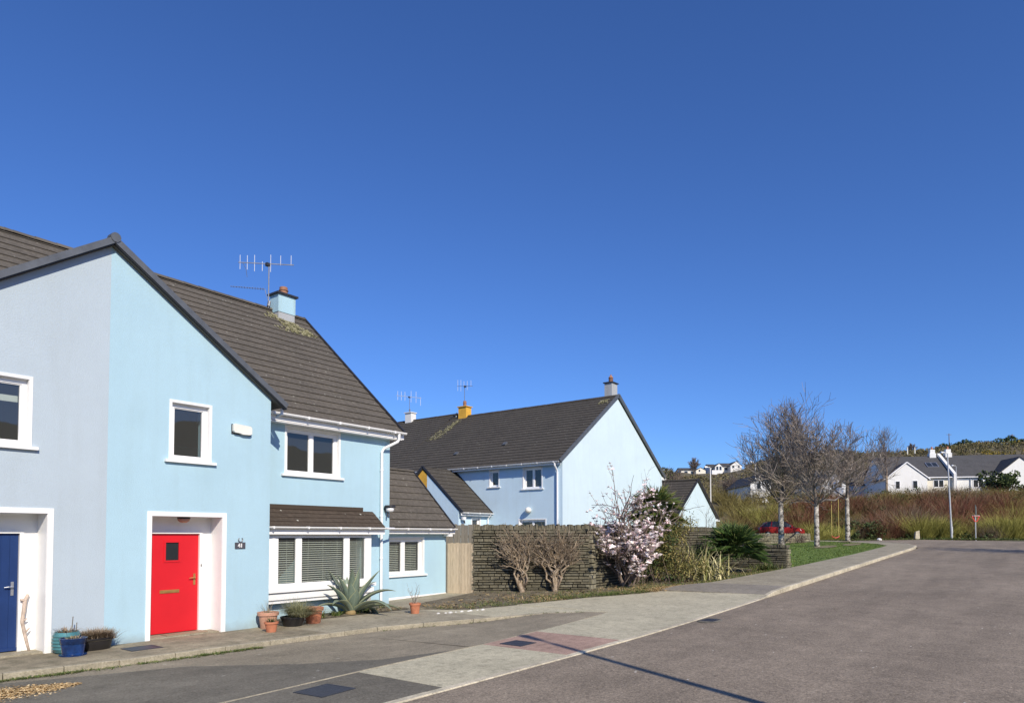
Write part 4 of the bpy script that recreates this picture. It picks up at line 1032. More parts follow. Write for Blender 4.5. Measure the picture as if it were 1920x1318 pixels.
for k in range(26):
    c = (random.uniform(9.7,12.2), random.uniform(12.72,13.1), .03); blades(m,c,16,random.uniform(.08,.22),.02,1.0,.06,.4)
tag(m.build('bed_weeds', MT['grass'], None, org=(11,12.9,.03)),'low leafy weeds around the agave','weeds',kind='stuff')
m = MB()
for k in range(40):
    c = (random.uniform(11.5,12.3), random.uniform(12.55,13.0), .02); blades(m,c,14,random.uniform(.06,.18),.01,1.2,.06,.5)
tag(m.build('withered_weeds', MT['drygrass'], None, org=(11.9,12.8,.03)),'withered brown weeds at the house corner by the downpipe','weeds',kind='stuff')

# ground covers, weeds, chips -----------------------------------------------
def flat_plate(name, x, y, lx, ly, ang, mat, label, cat, dz=.02, grid=True):
    t = thing(name, (x,y,zg(x)+dz), label, cat); ca, sa = math.cos(ang), math.sin(ang)
    U_ = V((ca,sa,0)); N_ = V((-sa,ca,0)); O = V((x,y,zg(x)+dz))
    m = MB(); m.fbox(O,U_,N_,-lx/2,lx/2,-.02,.004,-ly/2,ly/2); m.build('lid', MT[mat], t)
    m = MB(); w = .025
    for q in ((-lx/2-w,lx/2+w,ly/2,ly/2+w),(-lx/2-w,lx/2+w,-ly/2-w,-ly/2),(-lx/2-w,-lx/2,-ly/2,ly/2),(lx/2,lx/2+w,-ly/2,ly/2)): m.fbox(O,U_,N_,q[0],q[1],-.02,.006,q[2],q[3])
    m.build('frame', MT['iron'], t); return t
flat_plate('manhole_cover',5.33,6.85,.50,.44,.1,'iron','dark square cover in the tarmac footpath at the bottom edge','manhole cover',.012)
flat_plate('manhole_cover',9.58,7.06,.42,.40,0,'iron','dark square cover in the pinkish concrete patch','manhole cover',.018)
flat_plate('manhole_cover',5.50,11.90,.46,.36,0,'iron','dark cover in the house pavement left of the red door','manhole cover',.004)
t = thing('drain_gully', (14.3,5.43,zg(14.3)), 'sunken iron drain gully beside the kerb', 'drain')
m = MB(); m.lathe((14.3,5.43,zg(14.3)+.003),[(.42,0),(.36,.008),(.05,.008)],24,sy=.55); m.build('surround', MT['newlane'], t)
m = MB()
for k in range(7): m.box(14.08+.065*k,14.115+.065*k,5.28,5.56,zg(14.3)+.008,zg(14.3)+.018)
m.build('grate', MT['iron'], t)
m = MB()
for _ in range(6500):
    u = random.random(); x = 2.5+u*1.35; w = .62*(1-u**2.0)+.03; yc = 10.05-.25*u+(.22*u)
    y = yc+random.gauss(0,.42)*w; s = random.uniform(.006,.019); a = random.uniform(0,3.14)
    z = zg(x)-.06+random.uniform(.006,.03)*(1-u*.6); d = V((math.cos(a),math.sin(a),random.uniform(-.5,.5))).normalized()*s; e = V((-math.sin(a),math.cos(a),random.uniform(-.6,.6))).normalized()*s*.55
    c = V((x,y,z)); m.quad(c-d-e,c+d-e,c+d+e,c-d+e)
tag(m.build('wood_chips', MT['chips'], None, org=(3,10,0)),'scattered pale wood chips on the lane at the left edge','wood chips',kind='stuff')
m = MB()
for _ in range(520):
    x = 2.6+4.4*random.random()**1.5; y = interp(HK,x)-.15-abs(random.gauss(0,.07))
    if random.random() < .35+.65*(math.sin(x*2.2)>.0): blades(m,(x,y,zg(x)-.085),11,random.uniform(.015,.065),.012,1.5,.07,.5)
for _ in range(60):
    x = random.uniform(9.6,14.2); y = interp(HK,x)-.12+random.gauss(0,.03); blades(m,(x,y,zg(x)+hkd(x)),8,random.uniform(.02,.08),.008,1.1,.04,.4)
tag(m.build('kerb_weeds', MT['grass'], None, org=(5,11,0)),'green weeds growing along the house kerb','weeds',kind='stuff')
m = MB()
for _ in range(5200):
    x = 12.6+random.random()**.8*17; f_, b_ = interp(VF,x), interp(VB,x); t_ = random.random()
    if x < 16.2: t_ = random.random()*.5
    y = f_+(b_-f_)*t_ if random.random() < .35 else f_+abs(random.gauss(0,.42))
    if y > b_ or (x > 19 and x < 21.6 and y < f_+.5 and random.random() < .7): continue
    if x < 16 and random.random() < .62: continue
    blades(m,(x,y,zg(x)+.01+.03*t_),5,random.uniform(.04,.13),.010,1.0,.08,.4,2)
tag(m.build('verge_grass', MT['grass'], None, org=(20,9,.3)),'rough short grass along the verge below the garden wall','grass',kind='stuff')
m = MB()
for _ in range(2600):
    x = 12.8+random.random()*16; f_, b_ = interp(VF,x), interp(VB,x); y = f_+(b_-f_)*random.random()**1.6
    if math.sin(x*1.7)+math.sin(x*.6+y*2.1)+random.gauss(0,.6) < .3: continue
    blades(m,(x,y,zg(x)+.02),4,random.uniform(.05,.15),.010,1.5,.10,.6,2)
tag(m.build('verge_straw', MT['chips'], None, org=(19,9.6,.25)),'patches of dry straw-coloured grass on the earth verge','dry grass',kind='stuff')
m = MB()
for _ in range(1100):
    x = random.gauss(20.4,.75); y = interp(VF,x)+random.gauss(.12,.16); blades(m,(x,y,zg(x)+.03),3,random.uniform(.06,.14),.011,1.6,.05,.6,2)
tag(m.build('cut_straw', MT['chips'], None, org=(20.4,8.6,.25)),'heap of dry cut straw at the edge of the pavement','straw',kind='stuff')
m = MB()
for _ in range(900):
    x = random.uniform(12.6,29); f_, b_ = interp(VF,x), interp(VB,x); y = f_+(b_-f_)*random.uniform(.1,1)
    a = random.uniform(0,6.28); s = random.uniform(.02,.06); c = V((x,y,zg(x)+.05)); d = V((math.cos(a),math.sin(a),random.uniform(-.3,.3)))*s; e = V((-math.sin(a),math.cos(a),random.uniform(-.3,.5)))*s*.4
    m.quad(c-d-e,c+d-e,c+d+e,c-d+e)
tag(m.build('dead_leaves', MT['deadpalm'], None, org=(20,9.5,.3)),'dead brown leaves lying on the verge soil','leaf litter',kind='stuff')
m = MB()
for _ in range(5200):
    x = random.uniform(30,58.5); y = 7.75+random.random()**1.3*6.5; y0 = interp([(29,7.72),(50,7.5),(53.3,7.62),(56.2,8.6),(58.6,10.4)], x)
    if y < y0+.05: continue
    blades(m,(x,y,zg(x)+.095+.12*math.sin(3*max(0,min(1,(y-y0)/(16-y0))))),4,random.uniform(.03,.07),.035,1.5,.15,.3,2)
tag(m.build('lawn_grass', MT['lawngrass'], None, org=(45,10,.9)),'short grass blades over the mown lawn','grass',kind='stuff')
m = MB()
for k in range(9):
    x = 12.0+.14*k+random.uniform(-.05,.05); y = 11.15-.05*k+random.uniform(-.05,.05); s = random.uniform(.03,.07)
    m.lathe((x,y,zg(x)+.0),[(s,0),(s*.9,s*.3),(s*.3,s*.5)],7,sy=.6)
tag(m.build('mortar_crumbs', MT['whiterender'], None, org=(12.5,11,.03)),'row of broken white mortar lumps on the pavement edge','rubble',kind='stuff')

# ================================================================== GARDEN WALL, GATE, FENCE
def stones(mb, a, b, zb, zt, nrm, hmin=.05, hmax=.115, lmin=.12, lmax=.55, depth=.10, mi=0, proud=.05):
    a, b = V(a), V(b); L = (b-a).length; d = (b-a).normalized(); z = zb
    z_of = lambda u, zz: zz
    while z < zt-.01:
        h = min(random.uniform(hmin,hmax), zt-z); u = -random.random()*.2
        while u < L:
            l = random.uniform(lmin,lmax); u0, u1 = max(u,0)+.004, min(u+l,L)-.004
            if u1-u0 > .03:
                n1 = random.uniform(0,proud); z0, z1 = z+.005+random.uniform(0,.008), z+h-.003-random.uniform(0,.008)
                j = lambda k=.008: random.uniform(-k,k)
                O = a; P = lambda uu,n,zz: O+d*uu+nrm*n+UP*zz
                mb.hexa([P(u0+.006,n1+j(),z0+.006),P(u1-.006,n1+j(),z0+.006),P(u1,-depth,z0),P(u0,-depth,z0),
                         P(u0+.008+j(.004),n1+j(),z1-.008),P(u1-.008+j(.004),n1+j(),z1-.008+j(.004)),P(u1,-depth,z1),P(u0,-depth,z1)], mi)
            u += l
        z += h
def coping(mb, a, b, z, nrm, th=.4, h=.17, mi=0):
    a, b = V(a), V(b); L = (b-a).length; d = (b-a).normalized(); u = 0
    while u < L-.02:
        w = random.uniform(.035,.085); hh = h*random.uniform(.7,1.1); u1 = min(u+w,L); n0 = .03+random.uniform(-.015,.02); t = random.uniform(-.02,.02)
        P = lambda uu,n,zz: a+d*uu+nrm*n+UP*zz
        mb.hexa([P(u+.003,n0,z),P(u1-.003,n0,z),P(u1-.003,-th,z),P(u+.003,-th,z),P(u+.005+t,n0-.01,z+hh),P(u1-.005+t,n0-.01,z+hh),P(u1-.005+t,-th,z+hh*.95),P(u+.005+t,-th,z+hh*.95)], mi)
        u = u1
gw = thing('stone_wall', (18.4,10.8,.15), 'tall dark slate garden wall with upright coping stones between the timber gate and the lawn', 'wall')
A0, A1, A2 = V((16.0,13.48,0)), V((18.37,10.79,0)), V((29.6,10.79,0))
d01 = (A1-A0).normalized(); n01 = V((d01.y,-d01.x,0)); 
m = MB(); stones(m, A0, A1, .05, 2.06, n01); m.build('stone_face', MT['stone'], gw)
m = MB(); stones(m, A1+V((.28,0,0)), A2, .1, 2.06, V((0,-1,0)), lmax=.6, hmax=.12); m.build('stone_face', MT['stone'], gw)
m = MB(); stones(m, A1+V((.0,-.03,0)), A1+V((.30,-.03,0)), .05, 2.06, V((0,-1,0)), .09,.2,.2,.3,.2); m.build('quoin', MT['stonelight'], gw)
m = MB(); coping(m, A0, A1, 2.06, n01); coping(m, A1, A2, 2.06, V((0,-1,0))); m.build('coping', MT['stone'], gw)
m = MB(); O = A0; m.fbox(A0,d01,n01,.0,(A1-A0).length,-.3,2.06,-.42,-.05); m.fbox(A1,X,V((0,-1,0)),.0,11.2,-.3,2.06,-.42,-.05); m.build('mortar_core', MT['mortar'], gw)
m = MB(); stones(m, A0+n01*(-.42), A0, .05, 2.06, -d01, .05,.12,.2,.42,.05); m.build('stone_end', MT['stone'], gw)
lw = thing('stone_wall', (29.9,9,.45), 'low slate wall end beside the footpath at the near corner of the lawn', 'wall')
m = MB(); stones(m, V((29.7,10.7,0)), V((29.7,7.95,0)), .3, 1.38, -X, .05,.12); m.build('stone_face', MT['stone'], lw)
m = MB(); stones(m, V((29.7,7.95,0)), V((30.2,7.95,0)), .3, 1.34, V((0,-1,0)), .06,.13,.2,.5); m.build('stone_end', MT['stonelight'], lw)  # paler stone puts the brighter sunlit end into the colour
m = MB(); m.box(29.75,30.15,8.0,10.7,.2,1.38); m.build('mortar_core', MT['mortar'], lw)
m = MB(); coping(m, V((29.7,10.7,0)), V((29.7,7.95,0)), 1.38, -X, .48, .14); m.build('coping', MT['stone'], lw)
gt = thing('garden_gate', (15.95,13.95,.1), 'pale timber boarded gate between kitchen wall and slate wall', 'gate')
G0, G1 = V((15.80,14.36,0)), V((16.03,13.50,0)); gd = (G1-G0).normalized(); gn = V((gd.y,-gd.x,0)); gl = (G1-G0).length
m = MB(); nb = 9
for k in range(nb):
    w = gl/nb; m.fbox(G0,gd,gn,w*k+.003,w*(k+1)-.003,.10,1.66+random.uniform(-.012,.012),0,.022)
m.build('board', MT['wood'], gt)
m = MB(); 
for z in (.35,.9,1.45): m.fbox(G0,gd,gn,.02,gl-.02,z-.05,z+.05,-.04,0)
m.build('ledge', MT['wood'], gt)
m = MB(); m.fbox(G0,gd,gn,-.09,-.005,-.1,1.6,-.08,.02); m.build('post', MT['oldwood'], gt)
fe = thing('timber_fence', (17,15.2,.1), 'weathered grey board fence behind the timber gate', 'fence')
F0, F1 = V((15.9,16.4,0)), V((18.8,14.3,0)); fd = (F1-F0).normalized(); fn = V((fd.y,-fd.x,0)); m = MB(); n = 28; fl = (F1-F0).length
for k in range(n): m.fbox(F0,fd,fn,fl/n*k+.004,fl/n*(k+1)-.004,.0,2.24+random.uniform(-.02,.02)+(.03 if k%2 else 0),0,.02+(.012 if k%2 else 0))
m.build('board', MT['oldwood'], fe)
m = MB(); m.fbox(F0,fd,fn,0,fl,.5,.6,-.05,0); m.fbox(F0,fd,fn,0,fl,1.8,1.9,-.05,0); m.build('rail', MT['oldwood'], fe)
for u in (.0, fl*.5, fl-.1):
    m = MB(); m.fbox(F0,fd,fn,u,u+.1,-.2,2.1,-.15,-.05); m.build('post', MT['oldwood'], fe)

# ================================================================== PLANTS
def rvec(d, ang):
    d = d.normalized(); a = d.cross(V((random.gauss(0,1),random.gauss(0,1),random.gauss(0,1))))
    if a.length < 1e-4: a = d.cross(V((1,0,.3)))
    return (Matrix.Rotation(ang, 3, a.normalized()) @ d).normalized()
def limb(mb, p, d, L, r0, r1, seg, wob, upk, n=5):
    pts = [V(p)]; ds = []; rs = [r0]
    for k in range(seg):
        d = (rvec(d, random.gauss(0,wob)) + UP*upk).normalized(); ds.append(d)
        pts.append(pts[-1]+d*(L/seg)); rs.append(r0+(r1-r0)*(k+1)/seg)
    mb.tube(pts, rs, n, cap=False); return pts, ds, rs
def twigs(mb, p, d, L, r, lvl, kids, upk, wob=.11, ratio=.68, ang=(.40,.85), rmin=.006, n=4, start=.25):
    pts, ds, rs = limb(mb, p, d, L, r, max(r*.45,rmin*.6), 5 if lvl > 1 else 4, wob, upk, n if r > .02 else 3)
    if lvl == 0: return
    k = kids if isinstance(kids, int) else kids[-lvl] if lvl <= len(kids) else kids[0]
    for j in range(k):
        t = start+(1-start)*(j+random.random())/k; i = min(int(t*len(ds)), len(ds)-1); f = t*len(ds)-i
        q = pts[i].lerp(pts[i+1], min(1,max(0,f)))
        twigs(mb, q, rvec(ds[i], random.uniform(*ang)), L*ratio*random.uniform(.7,1.15)*(1.1-.35*t), max(rs[i]*.6,rmin), lvl-1, kids, upk, wob, ratio, ang, rmin, n, start)

def bare_tree(base, H, r, fork, limbs, label, lean=0, name='birch_tree', bark='birch', tw='twig', lvl=3, kids=(7,6,5), spread=(.35,1.05), upk=.07, Lf=.62, rmin=.011, group=None, seed=0, lb='twig2'):
    random.seed(seed)
    t = thing(name, base, label, 'tree', group); b = V(base)
    m = MB(); pts = [b-UP*.15, b+UP*.10, b+UP*(fork*.5)+V((lean*.5,0,0)), b+UP*fork+V((lean,0,0))]
    m.tube(pts, [r*1.45,r*1.05,r*.88,r*.78], 10)
    lm = MB(); c = MB()
    tr_pts, tds, trs = limb(lm, pts[-1]-UP*.02, V((lean*.2,0,1)), H*.42, r*.72, r*.16, 6, .10, .1, 8)
    for k in range(limbs):
        tt = (k+.3)/limbs; i = min(int(tt*.8*6), 5); p0 = pts[-1] if k < limbs*.35 else tr_pts[i]
        az = 2.39996*k+random.uniform(-.3,.3); el = spread[1]-(spread[1]-spread[0])*tt
        d = V((math.cos(az)*math.sin(el),math.sin(az)*math.sin(el),math.cos(el)))
        L = H*Lf*(1-.30*tt)*random.uniform(.88,1.06); rr = r*(.30-.13*tt)
        q, ds, rs = limb(lm, p0-UP*random.uniform(0,.3), d, L*.55, rr, rr*.5, 5, .10, upk, 6)
        for _ in range(2): twigs(c, q[-1], rvec(ds[-1],random.uniform(.1,.35)), L*.5, rr*.45, lvl-1, kids[1:], upk, rmin=rmin)
        for j in range(kids[0]):
            u = random.uniform(.2,1); i2 = min(int(u*5),4)
            twigs(c, q[i2].lerp(q[i2+1],random.random()), rvec(ds[i2],random.uniform(.4,1.0)), L*.40*random.uniform(.6,1.15), rs[i2]*.45, lvl-1, kids[1:], upk, rmin=rmin)
    for j in range(4): twigs(c, tr_pts[-1-j%2], rvec(tds[-1],random.uniform(.05,.5)), H*.27, r*.14, lvl-1, kids, upk, rmin=rmin)
    m.build('trunk', MT[bark], t, smooth=True); lm.build('limbs', MT[lb], t, smooth=True); c.build('crown', MT[tw], t)
    return t

def zl(x, y): return zg(x)+.1+.12*math.sin(3*max(0,min(1,(y-7.5)/8.5)))
bare_tree((51.6,14.2,zl(51.6,14.2)-.05), 10.4, .215, 3.2, 26, 'largest bare birch tree, growing just behind the low slate wall end', seed=17, kids=(7,5,3), Lf=.50, rmin=.014, spread=(.12,.98), upk=.06, tw='twig', lb='limb')
t2 = bare_tree((48.0,10.95,zl(48,10.95)-.05), 6.9, .17, 2.9, 16, 'middle bare birch tree with the swing hanging beside it', seed=23, kids=(5,5,3), Lf=.60, spread=(.3,1.2), upk=.05, rmin=.015, tw='twig', lb='limb')
bare_tree((58.6,11.1,zl(58.6,11.1)-.05), 7.5, .18, 3.5, 15, 'right-hand bare birch tree on the lawn nearest the road bend', seed=31, kids=(5,5,3), Lf=.60, spread=(.3,1.25), upk=.045, rmin=.015, tw='twig', lb='limb')
random.seed(77)
# swing and the limb it hangs from
sw0 = W((1566-960)/1280*50.5, 50.5); sx, sy = sw0.x, sw0.y
sdir = RT
zb = zl(sx,sy)
m = MB(); p2 = V((48.0,10.95,zl(48,10.95)+2.9)); e2 = V((sx,sy,zb+3.25))+sdir*.5
m.tube([p2, p2.lerp(e2,.35)+UP*.1, p2.lerp(e2,.7)-UP*.03, e2+UP*.25],[.10,.085,.07,.045],7)
m.build('limb', MT['limb'], t2, smooth=True)
sw = thing('swing', (sx,sy,zb+.3), 'child swing with a red seat on yellow ropes under the birch trees', 'swing')
pa = V((sx,sy,zb))-sdir*.26; pb = V((sx,sy,zb))+sdir*.26
for q in (pa, pb):
    tt = (q-p2).dot((e2-p2).normalized()); topz = p2.lerp(e2, max(0,min(1,tt/(e2-p2).length))).z+.05
    m = MB(); m.tube([q+UP*.5, V((q.x,q.y,topz))],.017,6); m.build('rope', MT['rope'], sw)
m = MB(); n = 8; vs = []
for k in range(n+1):
    u = -1+2*k/n; c = V((sx,sy,zb+.36+.13*u*u))+sdir*(.27*u)
    for w in (-.09,.09): vs += [c+FW*w, c+FW*w+UP*.04]
m.add(vs, [(4*k,4*k+4,4*k+6,4*k+2) for k in range(n)]+[(4*k+1,4*k+3,4*k+7,4*k+5) for k in range(n)]+[(4*k,4*k+1,4*k+5,4*k+4) for k in range(n)]+[(4*k+2,4*k+6,4*k+7,4*k+3) for k in range(n)]+[(0,2,3,1),(4*n,4*n+1,4*n+3,4*n+2)])
m.build('seat', MT['swingred'], sw)

# gnarled bare shrubs against the slate wall
def gnarled(base, H, w, lean, label, seed, ncane):
    random.seed(seed); t = thing('pollarded_shrub', base, label, 'shrub'); b = V(base); m = MB(); c = MB()
    m.tube([b-UP*.08, b+UP*.12, b+UP*.36+RT*lean*.3],[.10,.085,.06],9)
    for k in range(ncane):
        a = -1+2*(k+.5)/ncane+random.uniform(-.1,.1); p = b+UP*random.uniform(.02,.32)+RT*(a*.09); pts = [p]; L = H*random.uniform(.55,.72); z = 0
        ph = random.uniform(0,6.28)
        for s in range(7):
            t_ = (s+1)/7
            pts.append(b+UP*(.3+L*t_)+RT*(a*w*.36*t_**.55+.10*math.sin(ph+s*random.uniform(1.7,2.5))+lean*t_*.4)+d_out*(.10*math.sin(ph*2+s*1.6)+.1*t_))
        m.tube(pts,[.036,.032,.03,.028,.026,.022,.018,.013],6)
        for j in range(15):
            i = random.choice((3,4,5,6,7)); q = pts[i]; d = (RT*(a*.7+random.gauss(0,.6)+lean)+UP*random.uniform(.2,1.3)+d_out*random.gauss(.15,.35)).normalized()
            twigs(c, q, d, H*.27*random.uniform(.6,1.2), .012, 1, (4,), .10, .28, .6, (.3,.9), .005)
    m.build('stems', MT['gnarl'], t, smooth=True); c.build('twigs', MT['gnarl'], t)
d_out = n01
gnarled((16.72,12.18,.1), 1.9, .85, -.28, 'left bare gnarled shrub in front of the slate wall, the narrower of the two', 3, 9)
gnarled((17.42,11.45,.13), 1.82, 1.45, .05, 'right bare gnarled shrub in front of the slate wall, with the wider crown', 8, 13)

def leafquads(mb, c, n, R_, s, flat=(1,1,1), asp=.5, upb=0, ctr=.0):
    c = V(c)
    for _ in range(n):
        d = V((random.gauss(0,1),random.gauss(0,1),random.gauss(0,1))); d.normalize(); q = R_*(ctr+(1-ctr)*random.random()**.45)
        p = c+V((d.x*q*flat[0],d.y*q*flat[1],d.z*q*flat[2]))
        a = V((random.gauss(0,1),random.gauss(0,1),random.gauss(0,1)+upb)).normalized(); b = a.cross(V((random.gauss(0,1),random.gauss(0,1),random.gauss(0,1)))).normalized()
        k = s*random.uniform(.6,1.3); mb.add([p-a*k, p+b*k*asp, p+a*k, p-b*k*asp],[(0,1,2,3)])
# magnolia
random.seed(5)
mg = thing('magnolia', (20.1,10.1,.2), 'magnolia bush covered in pale pink blossom in front of the garden wall', 'tree')
m = MB(); tips = []
base = V((19.7,10.15,.2))
def mag(p, d, L, r, lvl):
    pts, ds, rs = limb(m, p, d, L, r, r*.5, 5, .2, .02, 5 if r > .012 else 3)
    for i in range(2,6): tips.append((pts[i], lvl))
    if lvl:
        for j in range(4 if lvl > 1 else 3):
            i = random.randint(1,4); mag(pts[i+1], rvec(ds[i], random.uniform(.4,1.0)), L*random.uniform(.45,.7), max(.007,r*.55), lvl-1)
for k in range(19):
    a = random.uniform(-.9,1.0); h = random.random()
    d = (RT*a*.62 - FW*random.uniform(-.05,.5)*.6 + UP*(.15+1.3*h)).normalized()
    mag(base+RT*random.uniform(-.25,.35)+UP*random.uniform(0,.3), d, (1.0+.9*h)*random.uniform(.9,1.15), .035, 2)
for k in range(4):
    mag(base+RT*-.05+UP*1.4, (UP*1.0+RT*random.uniform(-.35,.2)).normalized(), 1.5, .026, 2)
for k in range(4):
    mag(base+UP*random.uniform(1.0,1.6), (UP*random.uniform(.5,1.0)-RT*1.0).normalized(), 1.0, .014, 1)
m.build('branches', MT['twig2'], mg)
fl = MB(); random.shuffle(tips)
for p, lvl in tips:
    rel = (p-base).dot(RT)
    dense = -.1 < rel < 1.3 and p.z < 2.0
    keep = .72 if dense else .55 if p.z > 2.0 and -.5 < rel < .7 else .42
    if p.z > 4.2 or rel > 1.35 or random.random() > keep: continue
    up_ = UP if random.random() < .6 else rvec(UP,.8); n = random.choice((5,6,7)); s = random.uniform(.055,.10) if p.z < 2.3 else random.uniform(.035,.065); a0 = random.uniform(0,6.28)
    e1 = up_.cross(V((.3,.8,.1))).normalized(); e2_ = up_.cross(e1)
    for j in range(n):
        a = a0+6.283*j/n; d = e1*math.cos(a)+e2_*math.sin(a); tv = e2_*math.cos(a)-e1*math.sin(a); o = random.uniform(.25,1.1)
        mid = p+d*s*.7*o+up_*s*.7; tip = p+d*s*1.6*o+up_*s*(1.2-o*.7)
        fl.add([p, mid-tv*s*.42, tip, mid+tv*s*.42],[(0,1,2,3)])
b_ = fl.build('blossom', MT['blossom'], mg); b_['kind'] = 'stuff'

def fan_leaf(mb, p, d, Lp, Lb, nb=15, arc=2.3, w=.03):
    """petiole end p with direction d: fan of narrow blades"""
    d = d.normalized(); s = d.cross(UP)
    if s.length < .05: s = RT.copy()
    s.normalize(); n_ = s.cross(d).normalized()
    for k in range(nb):
        a = -arc/2+arc*k/(nb-1)+random.uniform(-.03,.03); dv = d*math.cos(a)+s*math.sin(a); l = Lb*(1-.16*abs(a))*random.uniform(.9,1.08); sv = (s*math.cos(a)-d*math.sin(a))
        q1 = p+dv*l*.55+n_*.02*random.uniform(-1,1); q2 = p+dv*l-UP*l*random.uniform(.05,.28)
        mb.add([p-sv*w*.25, p+sv*w*.25, q1+sv*w*.5, q2, q1-sv*w*.5],[(0,1,2,3,4)])
def palm(base, H, Rl, nl, label, mat, trunk, seed, Lb=.62, low=-.5):
    random.seed(seed); t = thing('fan_palm', base, label, 'palm'); b = V(base); top = b+UP*H
    if trunk:
        m = MB(); m.tube([b-UP*.1, b+UP*H*.5+RT*.04, top],[.13,.12,.13],10); m.build('trunk', MT['gnarl'], t)
    m = MB(); st = MB()
    for k in range(nl):
        az = 2.39996*k; el = low+(1.45-low)*((k+.5)/nl)**.8
        d = V((math.cos(az)*math.cos(el),math.sin(az)*math.cos(el),math.sin(el))); Lp = Rl*random.uniform(.75,1.05)*(1 if el < 1 else .85)
        p = top+UP*random.uniform(-.1,.1); e = p+d*Lp-UP*Lp*.08
        st.tube([p, p.lerp(e,.5)+UP*.03, e],[.014,.011,.008],4)
        dd = rvec(d,.25)-UP*.12; fan_leaf(m, e, dd, 0, Lb*random.uniform(.8,1.1))
    st.build('stalks', MT[mat], t); m.build('leaves', MT[mat], t); return t
palm((21.9,10.2,.25), 2.5, .46, 62, 'tall fan palm between the pink magnolia and the white annexe', 'palm', True, 4, .78, -1.0)
palm((26.9,9.25,.38), .85, .72, 96, 'low bushy fan palm beside the slate wall end and the footpath', 'palm2', False, 9, .88, -.12)
# flax
random.seed(15)
m = MB()
for k in range(190):
    c = V((23.0,9.12,.28))+RT*random.gauss(0,.5)+FW*random.gauss(0,.12); a = random.uniform(0,6.28); d = V((math.cos(a),math.sin(a),0)); L = random.uniform(.7,1.55); w = random.uniform(.04,.075); el = random.uniform(.95,1.5); s = d.cross(UP); p = c; vs = []; dr = random.uniform(.05,.7) if random.random() < .8 else 1.6
    for j in range(6):
        t_ = j/5; ww = w*(1-t_**2*.92); vs += [p-s*ww*.5, p+s*ww*.5]; p = p+(d*math.cos(el)+UP*math.sin(el))*L/5; el -= dr/5*(1+2*t_)
    m.add(vs,[(2*j,2*j+1,2*j+3,2*j+2) for j in range(5)])
tag(m.build('flax', MT['flax'], None, org=(23.3,9.62,.3)),'clump of cream striped flax between the two fan palms','plant')
# tangled olive shrub under the tall palm
m = MB(); t = thing('tangled_shrub', (22.3,9.9,.27), 'tangled olive-brown shrub below the tall fan palm', 'shrub')
for k in range(38):
    p = V((22.1,9.75,.25))+RT*random.gauss(0,.5)+FW*random.gauss(0,.2)
    limb(m, p, (UP*1.6+RT*random.gauss(.0,.5)+FW*random.gauss(0,.3)).normalized(), random.uniform(1.1,2.4), .013, .004, 6, .16, .04, 3)
m.build('stems', MT['twig2'], t)
m = MB()
for k in range(150):
    c = V((21.9,9.85,random.uniform(.6,2.5)))+RT*random.gauss(-.1,.5)+FW*random.gauss(0,.25); leafquads(m, c, 60, .34, .055, (1,1,.9), .3, .9)
m.build('leaves', MT['tangle'], t)
m = MB(); t = thing('evergreen_bush', (20.6,10.3,.2), 'dark evergreen undergrowth behind the lower magnolia blossom', 'shrub')
for k in range(60):
    c = V((20.9,10.4,random.uniform(.25,1.9)))+RT*random.gauss(0,.6)+FW*random.gauss(0,.15); leafquads(m, c, 50, .33, .05, (1,1,.9), .45)
m.build('leaves', MT['evergreen'], t)
m = MB()
for k in range(18): limb(m, V((20.8,10.2,.2))+RT*random.gauss(0,.4), (UP+RT*random.gauss(0,.6)-FW*random.random()*.4).normalized(), random.uniform(.6,1.5), .014, .005, 5, .25, .02, 4)
m.build('stems', MT['twig2'], t)
m = MB()
for k in range(16):
    c = V((25.2,9.9,random.uniform(.5,1.5)))+RT*random.gauss(0,.35)+FW*random.gauss(0,.15); leafquads(m, c, 45, .3, .05, (1,1,.9), .4)
tag(m.build('ivy_bush', MT['evergreen'], None, org=(25.2,9.9,.35)),'dark ivy-like bush in the gap between the flax and the low fan palm','shrub')
m = MB()
for k in range(14): blades(m, V((28.6,8.55,.42))+RT*random.gauss(0,.3)+FW*random.gauss(0,.1), 16, .5, .03, .8, .08, .3)
tag(m.build('tall_weeds', MT['grass'], None, org=(28.6,8.55,.42)),'bright green tall weeds at the foot of the low slate wall end','weeds',kind='stuff')
# thin garden saplings seen against the pale gable
random.seed(41)
for (r_, f_, h, lab) in ((5.6,29.5,4.6,'thin leafless sapling behind the garden wall against the pale blue gable'),(9.2,33,3.2,'thin bare shrub behind the garden wall in front of the white annexe')):
    m = MB(); b = W(r_,f_,.4)
    for k in range(7): twigs(m, b+RT*random.gauss(0,.15), (UP*1.7+RT*random.gauss(0,.4)+FW*random.gauss(0,.3)).normalized(), h*random.uniform(.55,.85), .013, 2, (4,4), .05, .1, .5, (.3,.7), .005)
    tag(m.build('sapling', MT['twig'], None, org=tuple(b)), lab, 'tree')

# ================================================================== FAR STREET
# low wall, car, bush
fw_ = thing('stone_wall', tuple(W(20,52.5,1.0)), 'low pale stone wall in front of the parked red car', 'wall')
a_, b_ = W(18.4,52.2), W(23.4,53.6); dv = (b_-a_).normalized(); nv = V((dv.y,-dv.x,0)); m = MB(); stones(m, a_, b_, .8, 1.92, nv, .09,.2,.2,.6,.1); m.build('stone_face', MT['stonelight'], fw_)
m = MB(); m.fbox(a_,dv,nv,0,(b_-a_).length,.6,1.9,-.4,-.05); m.build('mortar_core', MT['mortar'], fw_)
m = MB(); coping(m, a_, b_, 1.92, nv, .4, .12); m.build('coping', MT['stonelight'], fw_)
m = MB(); c = W(21.6,51.6,1.0)
for k in range(14): twigs(m, c+RT*random.gauss(0,.3), (UP+RT*random.gauss(.1,.5)).normalized(), random.uniform(.5,.9), .03, 2, (4,3), .05, .2, .6, (.3,.9), .012)
